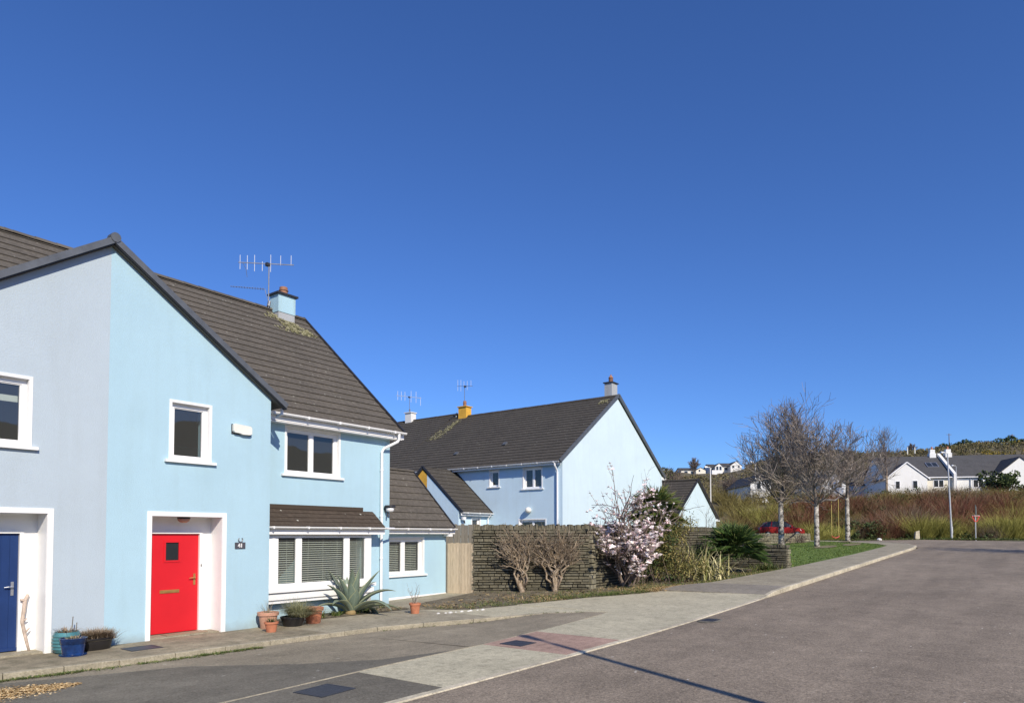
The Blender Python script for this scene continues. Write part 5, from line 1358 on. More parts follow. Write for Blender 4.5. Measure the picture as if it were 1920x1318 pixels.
tag(m.build('bare_bush', MT['twig2'], None, org=tuple(c)),'small dark bare bush at the right end of the low pale stone wall','shrub')
# car: side profile loft, front to the right
cc = W(24.3,62.0,1.64); ca = R(-6); cu = RT*math.cos(ca)+FW*math.sin(ca); cn = V((cu.y,-cu.x,0))
car = thing('parked_car', tuple(cc), 'red hatchback car parked behind the low pale stone wall', 'car')
def CP(x, y, z): return cc+cu*x+cn*y+UP*z
def ringcar(x, zb, zs, w, zt=None, wt=None):
    return [CP(x,-w*.96,zb),CP(x,-w,zb+.2),CP(x,-w*.99,zs-.06),CP(x,-w*.93,zs),CP(x,w*.93,zs),CP(x,w*.99,zs-.06),CP(x,w,zb+.2),CP(x,w*.96,zb)]
secs = [(-2.0,.42,.80,.70),(-1.93,.28,.98,.80),(-1.6,.24,1.02,.87),(-.8,.22,1.00,.89),(.2,.22,.98,.89),(.9,.22,.97,.88),(1.5,.24,.90,.86),(1.9,.28,.78,.78),(2.02,.36,.66,.62)]
m = MB(); vs = []
for s in secs: vs += ringcar(*s)
m.add(vs, [(i*8+k,(i+1)*8+k,(i+1)*8+(k+1)%8,i*8+(k+1)%8) for i in range(len(secs)-1) for k in range(8)]+[tuple(range(7,-1,-1)),tuple((len(secs)-1)*8+k for k in range(8))])
m.build('body', MT['carpaint'], car, smooth=True, auto=35)
cab = [(-1.9,.985,.76,.985),(-1.35,1.00,.80,1.40),(-.8,1.0,.81,1.50),(.0,.98,.81,1.51),(.45,.975,.80,1.46),(1.15,.955,.76,.96)]
m = MB(); vs = []
for x, zb, w, zt in cab: 
    wt = w*(.78 if zt > 1.2 else .97); vs += [CP(x,-w,zb),CP(x,-wt,zt),CP(x,wt,zt),CP(x,w,zb)]
m.add(vs, [(i*4+k,(i+1)*4+k,(i+1)*4+k+1,i*4+k+1) for i in range(len(cab)-1) for k in range(3)]); m.build('cabin_glass', MT['darkglass'], car)
m = MB()
for i in range(1,4):
    a, b = cab[i], cab[i+1]; 
    m.add([CP(a[0],-a[2]*.74,a[3]+.012),CP(b[0],-b[2]*.74,b[3]+.012),CP(b[0],b[2]*.74,b[3]+.012),CP(a[0],a[2]*.74,a[3]+.012)],[(0,1,2,3)])
for sgn in (-1,1):
    for (xb,xt) in ((-.95,-.85),(.10,.05)): m.beam(CP(xb,sgn*.815,1.0),CP(xt,sgn*.655,1.5),.09,.03)
    m.beam(CP(-1.85,sgn*.76,1.0),CP(-1.3,sgn*.635,1.42),.12,.04); m.beam(CP(1.12,sgn*.745,.97),CP(.42,sgn*.64,1.47),.06,.04)
m.build('roof', MT['carpaint'], car)
for sgn in (-1,1):
    m = MB(); m.hexa([CP(1.62,sgn*.66,.66),CP(1.95,sgn*.5,.62),CP(1.9,sgn*.74,.62),CP(1.6,sgn*.845,.66),CP(1.55,sgn*.66,.82),CP(1.85,sgn*.5,.76),CP(1.83,sgn*.74,.75),CP(1.53,sgn*.85,.82)]); m.build('headlight', MT['lamp'], car)
    m = MB(); m.hexa([CP(.72,sgn*.86,.97),CP(.86,sgn*.86,.97),CP(.86,sgn*1.02,.98),CP(.72,sgn*1.02,.98),CP(.74,sgn*.86,1.08),CP(.84,sgn*.86,1.08),CP(.84,sgn*1.01,1.09),CP(.74,sgn*1.01,1.09)]); m.build('mirror', MT['carpaint'], car)
    for x in (-1.25,1.28):
        m = MB(); m.tube([CP(x,sgn*.68,.31),CP(x,sgn*.9,.31)],.31,18); w_ = m.build('wheel', MT['rubber'], car)
        m = MB(); m.tube([CP(x,sgn*.88,.31),CP(x,sgn*.91,.31)],.19,14); m.build('rim', MT['chrome'], w_)
    m = MB(); m.fbox(CP(0,0,0),cu,cn*sgn,-.35,-.2,.80,.83,.88,.91); m.build('door_handle', MT['lamp'], car)

def lamp_post(base, H, head, label, lean=0, r=.075, arm=None, mat='galv'):
    t = thing('street_lamp', base, label, 'street lamp', ); b = V(base); d = V(arm) if arm else -RT; d.normalize(); tp = b+UP*H+RT*lean
    m = MB(); m.tube([b-UP*.3, b+UP*1.6+RT*lean*.2, b+UP*1.62+RT*lean*.2, tp],[r*1.25,r*1.2,r*.9,r*.62],12); m.build('column', MT[mat], t, smooth=True, auto=40)
    m = MB(); m.fbox(b, d, V((d.y,-d.x,0)), -.05,.05,.5,1.1,-r*1.3,r*1.3); m.build('door', MT['galv'], t)
    m = MB(); m.tube([tp-UP*.05, tp+UP*.05+d*.05, tp+UP*.08+d*.35],[.035,.035,.03],8); m.build('bracket', MT[mat], t)
    m = MB(); c = tp+UP*.08+d*.3; s = V((d.y,-d.x,0)); L = head
    m.hexa([c-s*.07-UP*.03,c+d*L-s*.12-UP*.02,c+d*L+s*.12-UP*.02,c+s*.07-UP*.03,c-s*.06+UP*.07,c+d*L*.95-s*.09+UP*.1,c+d*L*.95+s*.09+UP*.1,c+s*.06+UP*.07])
    hd = m.build('lamp_head', MT['galv'], t); m = MB(); m.hexa([c+d*.12-s*.07-UP*.06,c+d*L*.9-s*.09-UP*.06,c+d*L*.9+s*.09-UP*.06,c+d*.12+s*.07-UP*.06,c+d*.12-s*.07-UP*.0,c+d*L*.9-s*.09-UP*.0,c+d*L*.9+s*.09-UP*.0,c+d*.12+s*.07-UP*.0]); m.build('lens', MT['lamp'], hd)
    return t
p = W((1784-960)/1280*60.5,60.5); lamp_post((p.x,p.y,zg(p.x)),7.6,.30,'pale street lamp column leaning slightly in front of the red dogwood',lean=-.22,r=.078)
p = W(20.4,70,2.2); lamp_post(tuple(p),6.6,.3,'slim pale lamp column rising behind the white annexe',r=.075,mat='cream')
p = W(28.6,80,5.2); lamp_post(tuple(p),5.2,.3,'short pale lamp column beside the white house behind the largest birch',r=.075,mat='cream')
p = W((1795-960)/1280*90,90,5.6); lamp_post(tuple(p),5.4,.3,'thin lamp column in front of the white bungalow parapet',r=.05)
lamp_post((5.06,-3.40,0.0),7.5,.62,'near street lamp whose long shadow falls over the road and the pink patch',arm=(.41,.91,0),r=.10)
# sign
p = W((1829-960)/1280*59.8,59.8); zb = zg(p.x); sg = thing('road_sign', (p.x,p.y,zb), 'road sign post with a red edged triangle and a grey sign above it', 'road sign')
m = MB(); m.tube([p+UP*(zb-.2),p+UP*(zb+2.05)],.045,10); m.build('post', MT['galv'], sg)
O = p+UP*zb-FW*.06
def tri(s): return [(-.31*s,2.02),( .31*s,2.02),(0,1.50)]
m = MB(); sd = RT
for (x0,z0,x1,z1) in ((-.33,2.02,.33,2.02),(-.33,2.02,-.10,1.55),(.33,2.02,.10,1.55),(-.10,1.55,.10,1.55)): m.beam(O+sd*x0+UP*z0,O+sd*x1+UP*z1,.03,.06,up=FW.cross(V((x1-x0)*sd+UP*(z1-z0)).normalized()))
m.build('triangle_border', MT['signred'], sg)
m = MB(); m.beam(O-FW*.02-sd*.33+UP*2.04,O-FW*.02+sd*.33+UP*2.04,.012,.03,up=UP); m.build('white_edge', MT['white'], sg)
m = MB(); a = .9; e = (RT*math.cos(a)+FW*math.sin(a)); m.fbox(p+UP*zb,e,V((e.y,-e.x,0)),-.34,.34,2.14,2.86,.05,.07); m.fbox(p+UP*zb,e,V((e.y,-e.x,0)),-.03,.03,1.9,3.0,.0,.05); m.build('sign_plate', MT['signgrey'], sg)
p = W((1718-960)/1280*61,61); m = MB(); m.hexa([p+RT*x+FW*y+UP*(zg(p.x)+z) for x,y,z in ((-.22,-.15,-.1),(.22,-.15,-.1),(.2,.15,-.1),(-.2,.15,-.1),(-.1,-.1,.72),(.2,-.12,.8),(.16,.1,.74),(-.12,.1,.68))])
tag(m.build('marker_stone', MT['kerb'], None, org=(p.x,p.y,zg(p.x))),'upright stone at the roadside in front of the yellow shrub','stone')
p = W((1648-960)/1280*60.5,60.5); m = MB(); m.lathe((p.x,p.y,zg(p.x)-.03),[(.2,0),(.22,.1),(.12,.2),(.02,.22)],8); tag(m.build('white_rock', MT['whiterender'], None, org=(p.x,p.y,zg(p.x))),'small white rock on the verge beside the lawn','rock')

# --- dogwood thickets
random.seed(99)
def stems(mb, c, n, h, spread, w=.035, lean=.7):
    h *= random.uniform(.55,1.3)
    for _ in range(n):
        a = random.uniform(0,6.28); q = random.random()**.5; d = V((math.cos(a),math.sin(a),0)); p = c+d*spread*q*.45; l = h*random.uniform(.55,1.08); s = d.cross(UP)*w*.5
        s = RT*w*.5 if random.random() < .6 else s
        m1 = p+UP*l*.5+d*lean*l*q*.45; t_ = m1+UP*l*.5+d*lean*l*q*.7*random.uniform(.5,1.4)
        mb.add([p-s,p+s,m1+s*.8,m1-s*.8,t_],[(0,1,2,3),(3,2,4)])
        for k in range(2):
            bp = p.lerp(m1,.4+.6*random.random()) if k else m1; b2 = bp+UP*l*random.uniform(.2,.4)+V((random.gauss(0,.26),random.gauss(0,.26),0))*l; mb.add([bp-s*.6,bp+s*.6,b2],[(0,1,2)])
def pxr(px, f): return (px-960)/1280*f
def thicket(name, mat, label, patches, w=.04):
    m = MB()
    for (x0,x1,f0,f1,hmin,hmax,n,dens) in patches:
        for _ in range(n):
            f = random.uniform(f0,f1); r = pxr(random.uniform(x0,x1),f); c = W(r,f,hillz(r,f)-.05); stems(m, c, dens, random.uniform(hmin,hmax), 1.0, w*.85, .95)
    return tag(m.build(name, MT[mat], None, org=tuple(W(35,65,2))), label, 'shrubs', kind='stuff')
thicket('red_dogwood','redstem','mass of dark red dogwood stems along the bank at the end of the road',
  [(1450,1600,66,74,1.8,2.6,26,80),(1640,1700,62.8,68,1.6,2.4,12,100),(1768,1905,64.5,72,2.0,3.0,42,100),(1700,1800,68,76,1.7,2.4,12,70),(1905,2060,66,73,2.0,2.8,18,80),(1790,1890,72,79,1.5,2.3,22,70)])
thicket('rusty_dogwood','ruststem','orange-brown dogwood bushes mixed into the bank left of the lamp',
  [(1635,1712,62.5,68,1.8,2.6,26,110),(1620,1720,68,74,1.8,2.6,20,80),(1450,1600,66,74,1.8,2.5,14,80),(1768,1905,64.5,74,1.8,2.8,24,90),(1700,1800,68,76,1.6,2.4,14,70),(1370,1420,64,70,1.2,2.0,8,80),(1905,2060,66,73,2.0,2.8,12,80)])
thicket('yellow_dogwood','yelstem','patches of yellow-green dogwood stems among the red ones',
  [(1712,1768,62.0,63.4,1.7,2.4,20,210),(1345,1392,60,66,1.2,2.0,12,100),(1405,1445,66,70,1.6,2.4,9,90),(1508,1580,61.5,65,1.1,1.8,18,110),(1868,1932,62.2,64.5,1.7,2.6,26,150),(1885,1960,66,72,2.0,3.2,12,90),(1775,1800,62.5,64,1.1,1.9,7,90),(1640,1720,77,82,.9,1.5,26,70),(1855,1930,79,85,1.0,1.9,22,70)])
thicket('olive_dogwood','olivestem','olive and brown undergrowth filling the bank below the bungalows',
  [(1340,1640,64,80,1.2,2.4,120,60),(1600,2060,62.8,66,.7,1.4,110,70),(1650,2060,72,84,1.3,2.1,150,60),(1800,1870,63,65,1.0,1.7,18,90)])
thicket('brown_brambles','brownstem','grey-brown bare brambles in the middle of the bank',
  [(1690,1762,64,67,1.9,2.9,15,75),(1836,1872,62.2,63.5,1.1,1.7,9,120),(1600,1645,63,68,1.2,2.0,12,80),(1735,1790,72,80,1.4,2.6,20,50),(1790,1850,70,78,1.6,3.0,16,40)],.03)
m = MB()
for (x0,x1,f0,f1,z0,z1,n) in ((1450,2040,67,79,.3,1.6,150),(1700,1930,64,67,.2,1.3,60),(1590,1660,61.6,65,.3,1.7,60),(1340,1900,62,66,.1,.6,190),(1500,1600,63,67,.2,1.2,40),(1700,1780,63,66,.1,.7,30)):
    for _ in range(n):
        f = random.uniform(f0,f1); r = pxr(random.uniform(x0,x1),f); c = W(r,f,hillz(r,f)+random.uniform(z0,z1)); leafquads(m, c, 26, .5, .11, (1,1,.7), .6)  # clumps among the stems are added to imitate shaded gaps between bushes
tag(m.build('ivy_undergrowth', MT['evergreen'], None, org=tuple(W(35,63,1.6))),'dark ivy and low evergreen cover at the foot of the bank, plus dark clumps added for shaded gaps','ground cover',kind='stuff')
m = MB()
for _ in range(1500):
    x = random.uniform(1520,1990); f = random.gauss(60.9,.35)*(1 if x < 1760 else 1-.085*(x-1760)/160*.9); r = pxr(x,f); p = W(r,f); blades(m,(p.x,p.y,zg(p.x)-.02),5,random.uniform(.08,.3),.05,1.0,.2,.4,2)
tag(m.build('roadside_grass', MT['grass'], None, org=tuple(W(38,60.5,1.4))),'strip of rough green grass along the far edge of the road','grass',kind='stuff')

# --- scrub over the hill
def blob(mb, c, s, n, q=.16, asp=.6): leafquads(mb, c, n, s, s*q, (1,1,.75), asp, 0, .45)
m = MB(); g = MB()
for _ in range(2600):
    f = 80+random.random()**.75*165; r = pxr(random.uniform(1225,1990),f)
    if 86 < f < 112 and 49 < r < 82: continue
    if abs(r-pxr(1360,f)) < 18*f/230*.9 and f > 195 and r < pxr(1400,f): continue
    if abs(r-pxr(1305,f)) < 9 and f > 205: continue
    s = random.uniform(.35,1.0)*(.7+f/300); c = W(r,f,hillz(r,f)+s*.3)
    q_ = math.sin(r*.09+1.3)*math.sin(f*.075+.4)
    gorse = f > 140 and r > pxr(1700,f) and q_ > .35 and random.random() < .6
    blob(g if gorse else m, c, s, 44, .22)
tag(m.build('hill_scrub', MT['scrub'], None, org=tuple(W(60,140,12))),'brown and olive scrub covering the hillside','scrub',kind='stuff')
tag(g.build('gorse', MT['gorse'], None, org=tuple(W(110,190,25))),'yellow flowering gorse patches near the top of the hill','gorse',kind='stuff')
HB = [(1783,246,4.2,3),(1808,246,5.0,4),(1826,247,4.5,3.6),(1850,246,4.6,3.6),(1870,247,4.4,3.2),(1893,245,5.4,4.6),(1917,247,4.4,3.6),(1948,247,4.6,4),(1752,247,3.2,1.8)]
for (px,f,w,h) in HB:
    w *= 1.2; h *= 1.3
    t = thing('hawthorn_bush', tuple(W(pxr(px,f),f,hillz(pxr(px,f),f))), 'dark round hawthorn bush on the skyline of the hill', 'bush', 'hawthorn bushes along the hilltop')
    m = MB(); c = V(t['_b'])
    for k in range(12): blob(m, c+V((random.gauss(0,w*.24),random.gauss(0,w*.24),h*random.uniform(.2,.72))), w*.28, 60, .24, .6)
    m.build('crown', MT['evergreen'] if px != 1850 and px != 1870 else MT['scrub'], t)
    m = MB(); m.tube([c-UP*.5,c+UP*h*.5],[.2,.12],6); m.build('trunk', MT['twig2'], t)
# bare trees further back
bare_tree(tuple(W(pxr(1664,84),84,hillz(pxr(1664,84),84)-.2)), 8.2, .17, 3.6, 11, 'tall slim bare tree in front of the left white bungalow gable', name='bare_tree', bark='gnarl', seed=52, kids=(4,4,3), spread=(.25,.85), Lf=.5, rmin=.013, upk=.12)
for k, (px, f, h, lab) in enumerate(((1262,120,7.4,'bare tree on the hillside just right of the pale blue gable'),(1302,215,5.6,'distant bare tree behind the left hill house'),(1712,243,4.2,'tiny bare tree on the skyline between the pale posts'),(1580,108,8.5,'broad bare tree behind the birches'),(1370,96,5,'low bare tree on the slope below the hill houses'))):
    bare_tree(tuple(W(pxr(px,f),f,hillz(pxr(px,f),f)-.3)), h, .13*h/6, h*.22, 11, lab, name='bare_tree', bark='twig2', tw='twig2', seed=60+k, kids=(5,5,3), spread=(.3,1.0), Lf=.55, rmin=.018*f/120+.004, upk=.09)
random.seed(123)
t = thing('conifer', tuple(W(pxr(1245,110),110,hillz(pxr(1245,110),110))), 'dark conifer beside the right eave of the pale blue gable', 'tree')
m = MB(); c = V(t['_b'])
for k in range(22): blob(m, c+V((random.gauss(0,.7),random.gauss(0,.7),random.uniform(.5,6.5))), 1.1*(1.1-k*.02), 60, .14)
m.build('crown', MT['evergreen'], t); m = MB(); m.tube([c-UP*.4,c+UP*6],[.2,.05],6); m.build('trunk', MT['twig2'], t)
for k, (px, f, y0, y1, lab) in enumerate(((1704,200,839,851,'left of two white posts below the skyline'),(1718,200,839,851,'right of two white posts below the skyline'),(1639,200,848,852,'short pale post left of the tall slim tree'))):
    r = pxr(px,f); zt = (1003-y0)*f/1280+ZC; zb = (1003-y1)*f/1280+ZC-.6; p = W(r,f)
    m = MB(); m.tube([(p.x,p.y,min(zb,hillz(r,f)-.3)),(p.x,p.y,zt)],.16,8); m.lathe((p.x,p.y,zt),[(.2,0),(.2,.12),(.03,.2)],8)
    tag(m.build('white_post', MT['cream'], None, org=(p.x,p.y,zb)), lab, 'post')
for k, (px, f, y0) in enumerate(((1783,250,812),(1902,250,813))):
    r = pxr(px,f); zt = (1003-y0)*f/1280+ZC; p = W(r,f); t = thing('utility_pole', (p.x,p.y,hillz(r,f)), ('left' if k == 0 else 'right')+' dark utility pole standing above the hilltop bushes', 'pole')
    m = MB(); m.tube([(p.x,p.y,hillz(r,f)-.4),(p.x,p.y,zt)],[.17,.12],8); m.build('pole', MT['twig2'], t)
    m = MB(); m.beam(V((p.x,p.y,zt-.4))-RT*.9,V((p.x,p.y,zt-.4))+RT*.9,.12,.12); m.build('crossarm', MT['twig2'], t)

# --- bungalows
def roof2(h, name, O, U, N, u0, u1, n0, z0, n1, z1, mat='slate', e=.35):
    """sheet from (n0,z0) eave to (n1,z1) ridge along u0..u1"""
    return roof_plane(h, name, O+U*u0+N*n0+UP*z0, U, u1-u0, N*(n1-n0)+UP*(z1-z0), e, mat, .03)
def dwin(h, O, U, N, u0, u1, z0, z1, bars=(), n=0.0):
    m = MB(); f = .07; O2 = O+N*n
    for q in ((u0-f,u0,z0-f,z1+f),(u1,u1+f,z0-f,z1+f),(u0,u1,z0-f*1.6,z0),(u0,u1,z1,z1+f)): m.fbox(O2,U,N,*q,-.05,.05)
    for b in bars: m.fbox(O2,U,N,b-.045,b+.045,z0,z1,-.05,.045)
    w = m.build('window', MT['upvc'], h); m = MB(); m.fbox(O2,U,N,u0,u1,z0,z1,-.04,.015); m.build('pane', MT['darkglass'], w); return w
ang = R(10); BU = RT*math.cos(ang)-FW*math.sin(ang); BN = -(FW*math.cos(ang)+RT*math.sin(ang)); BO = W(57.4,95,0)
b1 = thing('bungalow', tuple(BO+UP*6), 'white bungalow with a front gable and a roof window, left of the tall parapet', 'house')
b2 = thing('bungalow', tuple(BO+BU*11+UP*6), 'white bungalow on the far right with a wide front gable behind the round bush', 'house')
zB = 5.0
m = MB(); wall(m, BO+BN*1.0, BU, (zB,[(-5.1,9.75),(-2.5,11.85),(.1,9.75)])); wall(m, BO+BU*.1, -BN, (zB,[(-1.0,9.75),(0,9.75)]))
wall(m, BO+BU*-5.1, -BN, (zB,[(-1.0,9.75),(9,9.75)])); wall(m, BO-BN*9, BU, (zB,[(-5.1,9.8),(3.9,9.8)])); wall(m, BO+BU*-5.1, -BN, (9.7,[(0,9.8),(4.5,13.2),(9,9.8)]))
m.build('gable_wall', MT['whiterender'], b1)
m = MB(); wall(m, BO, BU, (zB,[(.1,10.0),(3.7,10.0)])); m.build('wall', MT['creamrender'], b1)
roof2(b1,'roof',BO,BU,BN,-5.3,3.7,.35,9.95,-4.5,13.35); roof2(b1,'rear_roof',BO,BU,BN,-5.3,3.7,-9.4,9.95,-4.5,13.35)
for s, nm in ((-5.4,'left'),(.4,'right')):
    roof_plane(b1,'gable_roof',BO+BU*s+BN*1.12+UP*9.62,-BN,5.5,BU*(-2.5-s)+UP*2.33,.35,'slate',.03)
m = MB(); m.beam(BO+BU*-5.45+BN*1.1+UP*9.6,BO+BU*-2.5+BN*1.1+UP*12.0,.06,.14); m.beam(BO+BU*.45+BN*1.1+UP*9.6,BO+BU*-2.5+BN*1.1+UP*12.0,.06,.14); m.build('verge', MT['upvc'], b1)
m = MB(); m.fbox(BO,BU,BN,.2,3.7,9.84,9.96,.05,.42); m.build('gutter', MT['upvc'], b1)
dwin(b1,BO,BU,BN,-3.95,-3.45,8.35,9.35,(),1.0); dwin(b1,BO,BU,BN,-1.75,-1.2,8.4,9.4,(),1.0); dwin(b1,BO,BU,BN,1.3,2.5,8.6,9.5,(1.9,))
m = MB(); m.fbox(BO,BU,BN,3.62,3.98,zB,10.2,-9,.6); 
q = lambda u,n,z: BO+BU*u+BN*n+UP*z
m.hexa([q(3.62,.6,10.2),q(3.98,.6,10.2),q(3.98,-4.5,10.2),q(3.62,-4.5,10.2),q(3.62,.6,10.35),q(3.98,.6,10.35),q(3.98,-4.5,13.75),q(3.62,-4.5,13.75)]); m.build('parapet', MT['whiterender'], b1)
sl = (BN*4.85-UP*3.4).normalized(); rn = (UP*4.85+BN*3.4).normalized()
rc = q(2.0,-2.3,11.85)
m = MB(); m.hexa([rc+BU*x+sl*y+rn*z for z in (0,.1) for x,y in ((-.75,.62),(.75,.62),(.75,-.62),(-.75,-.62))]); rw = m.build('roof_window', MT['chrome'], b1)
m = MB()
for x0, x1 in ((-.66,-.05),(.05,.66)): m.hexa([rc+BU*x+sl*y+rn*z for z in (.09,.115) for x,y in ((x0,.52),(x1,.52),(x1,-.52),(x0,-.52))])
m.build('pane', MT['darkglass'], rw)
def bchim(h, u, zt):
    m = MB(); m.fbox(BO,BU,BN,u-.42,u+.42,12.4,zt-.55,-4.9,-4.1); m.fbox(BO,BU,BN,u-.32,u+.32,zt-.55,zt,-4.8,-4.2); c = m.build('chimney', MT['whiterender'], h); m = MB(); p = q(u,-4.5,zt); m.lathe(p,[(.13,0),(.12,.4),(.03,.42)],8); m.build('pot', MT['terracotta'], c)
bchim(b1,2.9,14.3); bchim(b2,5.0,14.3)
m = MB(); wall(m, BO, BU, (zB,[(3.98,10.0),(8.3,10.0)])); wall(m, BO+BN*1.6, BU, (zB,[(8.3,9.9),(11.3,12.35),(14.4,9.85)])); wall(m, BO+BU*8.3, -BN, (zB,[(-1.6,9.9),(0,9.9)])); wall(m, BO+BU*14.4, -BN, (zB,[(-1.6,9.9),(0,9.9)])); wall(m, BO, BU, (zB,[(14.4,10),(26,10)])); wall(m, BO+BU*26, -BN, (zB,[(0,9.8),(4.5,13.2),(9,9.8)])); wall(m, BO-BN*9, BU, (zB,[(3.98,9.8),(26,9.8)]))
m.build('wall', MT['whiterender'], b2)
roof2(b2,'roof',BO,BU,BN,3.98,26.2,.35,9.95,-4.5,13.4); roof2(b2,'rear_roof',BO,BU,BN,3.98,26.2,-9.4,9.95,-4.5,13.4)
for s in (8.0,14.7): roof_plane(b2,'gable_roof',BO+BU*s+BN*1.72+UP*9.7,-BN,6.5,BU*(11.33-s)+UP*2.75,.35,'slate',.03)
m = MB(); m.fbox(BO,BU,BN,3.98,8.2,9.84,9.96,.05,.42); m.build('gutter', MT['upvc'], b2)
m = MB(); m.beam(q(5.9,.1,9.9),q(5.9,.1,zB),.1,.1); m.build('downpipe', MT['galv'], b2)
dwin(b2,BO,BU,BN,6.3,7.5,8.5,9.5,(6.9,)); dwin(b2,BO,BU,BN,12.6,13.5,8.7,9.8,(),1.6)
m = MB(); t = thing('round_bush', tuple(W(pxr(1878,88),88,6)), 'round dark green bush in front of the right bungalow gable', 'shrub')
for k in range(34): blob(m, W(pxr(1878,88),88,8.2)+RT*random.gauss(0,1.05)+FW*random.gauss(0,.6)+UP*random.gauss(0,.75), .8, 60, .25)
m.build('crown', MT['evergreen'], t); m = MB(); m.tube([W(pxr(1878,88),88,5.5),W(pxr(1878,88),88,8.4)],[.14,.06],6); m.build('trunk', MT['twig2'], t)
m = MB()
for k in range(24): blob(m, W(pxr(1762,86),86,6.9)+RT*random.gauss(0,.75)+UP*random.gauss(0,.6), .6, 46, .24)
tag(m.build('garden_bush', MT['scrub'], None, org=tuple(W(pxr(1762,86),86,6))),'olive bush under the window of the bungalow with the roof window','shrub')
def simple_house(label, px0, px1, pa, ya, ye, yb, f, depth, wallmat, roofmat='slate', ang=0, wins=(), roof_left=None, name='house', back=None):
    """front gable house from its ridge and eave heights"""
    s = f/1280; u0, u1, ua = (px0-960)*s, (px1-960)*s, (pa-960)*s; H = lambda y: (1003-y)*s+ZC
    O = W(0,f); h = thing(name, tuple(W((u0+u1)/2,f,H(yb))), label, 'house'); N = -FW
    m = MB(); wall(m, O, RT, (H(yb)-2,[(u0,H(ye)),(ua,H(ya)),(u1,H(ye))])); wall(m, O+RT*u0, FW, (H(yb)-2,[(0,H(ye)),(depth,H(ye))])); wall(m, O+RT*u1, FW, (H(yb)-2,[(0,H(ye)),(depth,H(ye))])); wall(m, O+FW*depth, RT, (H(yb)-2,[(u0,H(ye)),(ua,H(ya)),(u1,H(ye))]))
    m.build('wall', MT[wallmat], h)
    for e in (u0-.3,u1+.3):
        k = (e-ua)/((u0 if e < ua else u1)-ua); z = H(ya)-(H(ya)-H(ye))*k
        roof_plane(h,'roof',O+RT*e-FW*.15+UP*(z+.05),FW,depth+.3,RT*(ua-e)+UP*(H(ya)-z),.4,roofmat,.03)
    for (a,b,c,d) in wins: dwin(h, O, RT, N, (a-960)*s,(b-960)*s,H(d),H(c))
    return h
simple_house('white gabled house half hidden by the branches of the largest birch',1408,1446,1428,889,906,930,86,9,'whiterender',wins=((1420,1427,905,916),))
simple_house('white gabled house behind the middle and right birches',1543,1588,1567,886,905,930,90,9,'whiterender',wins=((1556,1563,903,914),(1573,1579,903,914)))
h = thing('bungalow', tuple(W(54,106,6)), 'low house with a long dark slate roof behind the right birch', 'house')
O = W(0,104); m = MB(); wall(m, O, RT, (5,[(48,9.6),(58.5,9.6)])); wall(m, O+RT*48, FW, (5,[(0,9.6),(4.5,12.1),(9,9.6)])); wall(m, O+RT*58.5, FW, (5,[(0,9.6),(4.5,12.1),(9,9.6)])); wall(m, O+FW*9, RT, (5,[(48,9.6),(58.5,9.6)])); m.build('wall', MT['greyblue'], h)  # grey-blue tone puts this wall's shade into its colour
roof2(h,'roof',O,RT,-FW,47.7,58.8,.3,9.5,-4.5,12.25); roof2(h,'rear_roof',O,RT,-FW,47.7,58.8,-9.3,9.5,-4.5,12.25)
simple_house('cream hill house with a long dark roof, the left of the two on the hill',1306,1324,1315,876,881,887,228,7,'creamrender',wins=((1311,1314,880,884),))
h = simple_house('white glazed house at the hill crest, right of the cream one',1342,1356,1350,868,874,884,226,9,'whiterender',wins=((1344,1348,874,881),(1350,1354,874,881)))
h2_ = simple_house('white and terracotta gabled house at the right end of the hill crest',1371,1392,1382,864,872,880,228,9,'whiterender',wins=((1374,1378,872,877),(1385,1388,872,877)))
def wing(h, px0, px1, f, yr, ye, yb, wallmat):
    s = f/1280; H = lambda y: (1003-y)*s+ZC; O = W(0,f); u0, u1 = (px0-960)*s, (px1-960)*s
    m = MB(); wall(m, O, RT, (H(yb)-2,[(u0,H(ye)),(u1,H(ye))])); wall(m, O+FW*7, RT, (H(yb)-2,[(u0,H(ye)),(u1,H(ye))])); wall(m, O+RT*u0, FW, (H(yb)-2,[(0,H(ye)),(3.5,H(yr)),(7,H(ye))])); m.build('wing_wall', MT[wallmat], h)
    roof2(h,'wing_roof',O,RT,-FW,u0-.3,u1+.3,.4,H(ye)-.1,-3.5,H(yr)); roof2(h,'wing_rear_roof',O,RT,-FW,u0-.3,u1+.3,-7.4,H(ye)-.1,-3.5,H(yr))
    for k in range(2):
        a = u0+(u1-u0)*(.2+.4*k); dwin(h, O, RT, -FW, a, a+1.1, H(ye)-1.5, H(ye)-.5)
wing(h, 1332, 1344, 228, 868, 875, 882, 'whiterender'); wing(h2_, 1355, 1374, 231, 866, 873, 880, 'creamrender')
hc = [o for o in bpy.data.objects if o.get('label','').startswith('cream hill house')][0]; wing(hc, 1278, 1308, 230, 875, 880, 886, 'creamrender')
m = MB(); m.fbox(W(0,222),RT,-FW,pxr(1336,222),pxr(1352,222),(1003-887)*222/1280+ZC-3,(1003-881)*222/1280+ZC,-.3,0); tag(m.build('retaining_wall', MT['whiterender'], None, org=tuple(W(66,222,22))),'white retaining wall below the glazed hill house','wall')
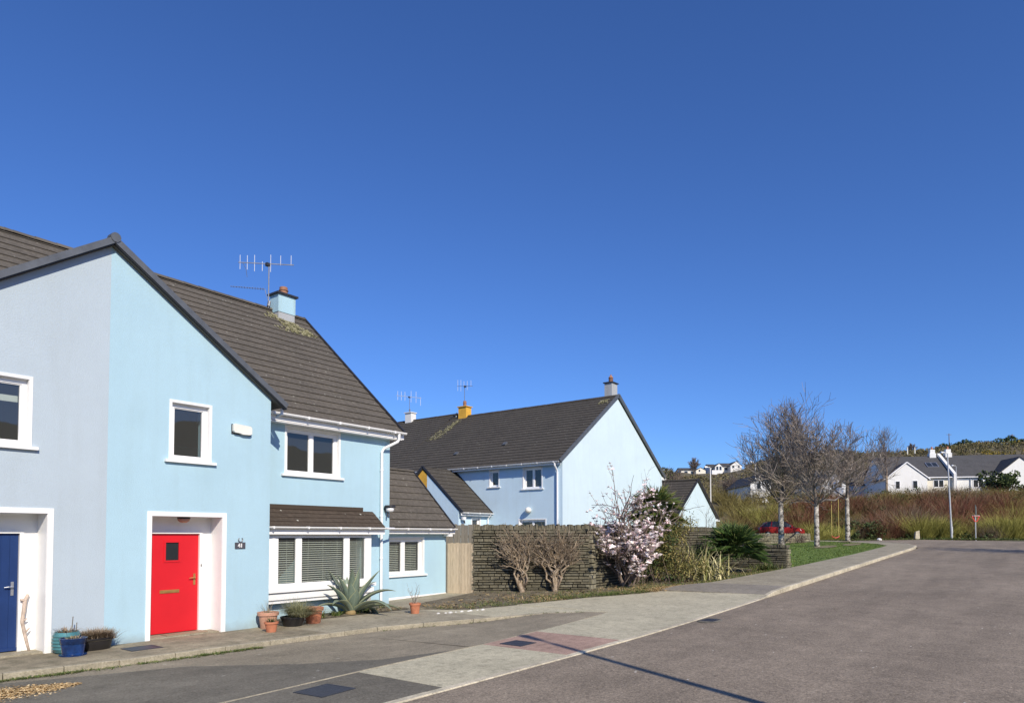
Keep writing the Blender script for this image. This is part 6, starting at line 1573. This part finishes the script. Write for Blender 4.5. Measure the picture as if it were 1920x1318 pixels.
# roadside tree beyond the right edge of view: its shadow crosses the far road
bare_tree((45.0,-8.4,zg(45)), 9.6, .30, 3.4, 12, 'bare roadside tree across the road whose shadow falls on the far bend', name='bare_tree', bark='gnarl', seed=88, kids=(4,4,3), Lf=.5, rmin=.02)

# ================================================================== LIGHT, SKY, CAMERA
EL = 34.0; AZ = 26.0                                   # sun height; its light travels towards +Y, turned to +X
dirv = V((math.sin(R(AZ))*math.cos(R(EL)), math.cos(R(AZ))*math.cos(R(EL)), -math.sin(R(EL))))
sun = bpy.data.lights.new('sun', 'SUN'); sun.energy = 4.9; sun.angle = R(.5); sun.color = (1,.90,.76)
so = bpy.data.objects.new('sun', sun); COL.objects.link(so); so.rotation_euler = dirv.to_track_quat('-Z','Y').to_euler(); so.location = (0,-20,30)
w = bpy.data.worlds.new('World'); sc.world = w; w.use_nodes = True; nt = w.node_tree
sky = nt.nodes.new('ShaderNodeTexSky'); sky.sky_type = 'NISHITA'; sky.sun_disc = False
sky.sun_elevation = R(EL); sky.sun_rotation = math.atan2(-dirv.x, -dirv.y)
sky.air_density = 1.0; sky.dust_density = .15; sky.ozone_density = 4.0; sky.altitude = 50
bg = nt.nodes['Background']; bg.inputs[1].default_value = .11
tint = nt.nodes.new('ShaderNodeMix'); tint.data_type = 'RGBA'; tint.blend_type = 'MULTIPLY'; tint.inputs[0].default_value = 1
ci = [q for q in tint.inputs if q.type == 'RGBA']; ci[1].default_value = (.54,.80,1.28,1); nt.links.new(sky.outputs[0], ci[0])
nt.links.new([q for q in tint.outputs if q.type == 'RGBA'][0], bg.inputs[0])
cam = bpy.data.cameras.new('camera'); co = bpy.data.objects.new('camera', cam); COL.objects.link(co); sc.camera = co
cam.sensor_width = 36; cam.sensor_fit = 'HORIZONTAL'; cam.lens = 36*1280/1920; cam.clip_end = 3000; cam.clip_start = .05
co.location = (0,0,ZC); co.rotation_euler = (R(92), 0, -YAW)
cam.shift_y = (958.3-659)/1920
sc.view_settings.view_transform = 'Standard'; sc.view_settings.look = 'None'; sc.view_settings.exposure = 0; sc.view_settings.gamma = 1
sc.cycles.max_bounces = 8; sc.cycles.transparent_max_bounces = 24
for o in bpy.data.objects:
    if '_b' in o: del o['_b']
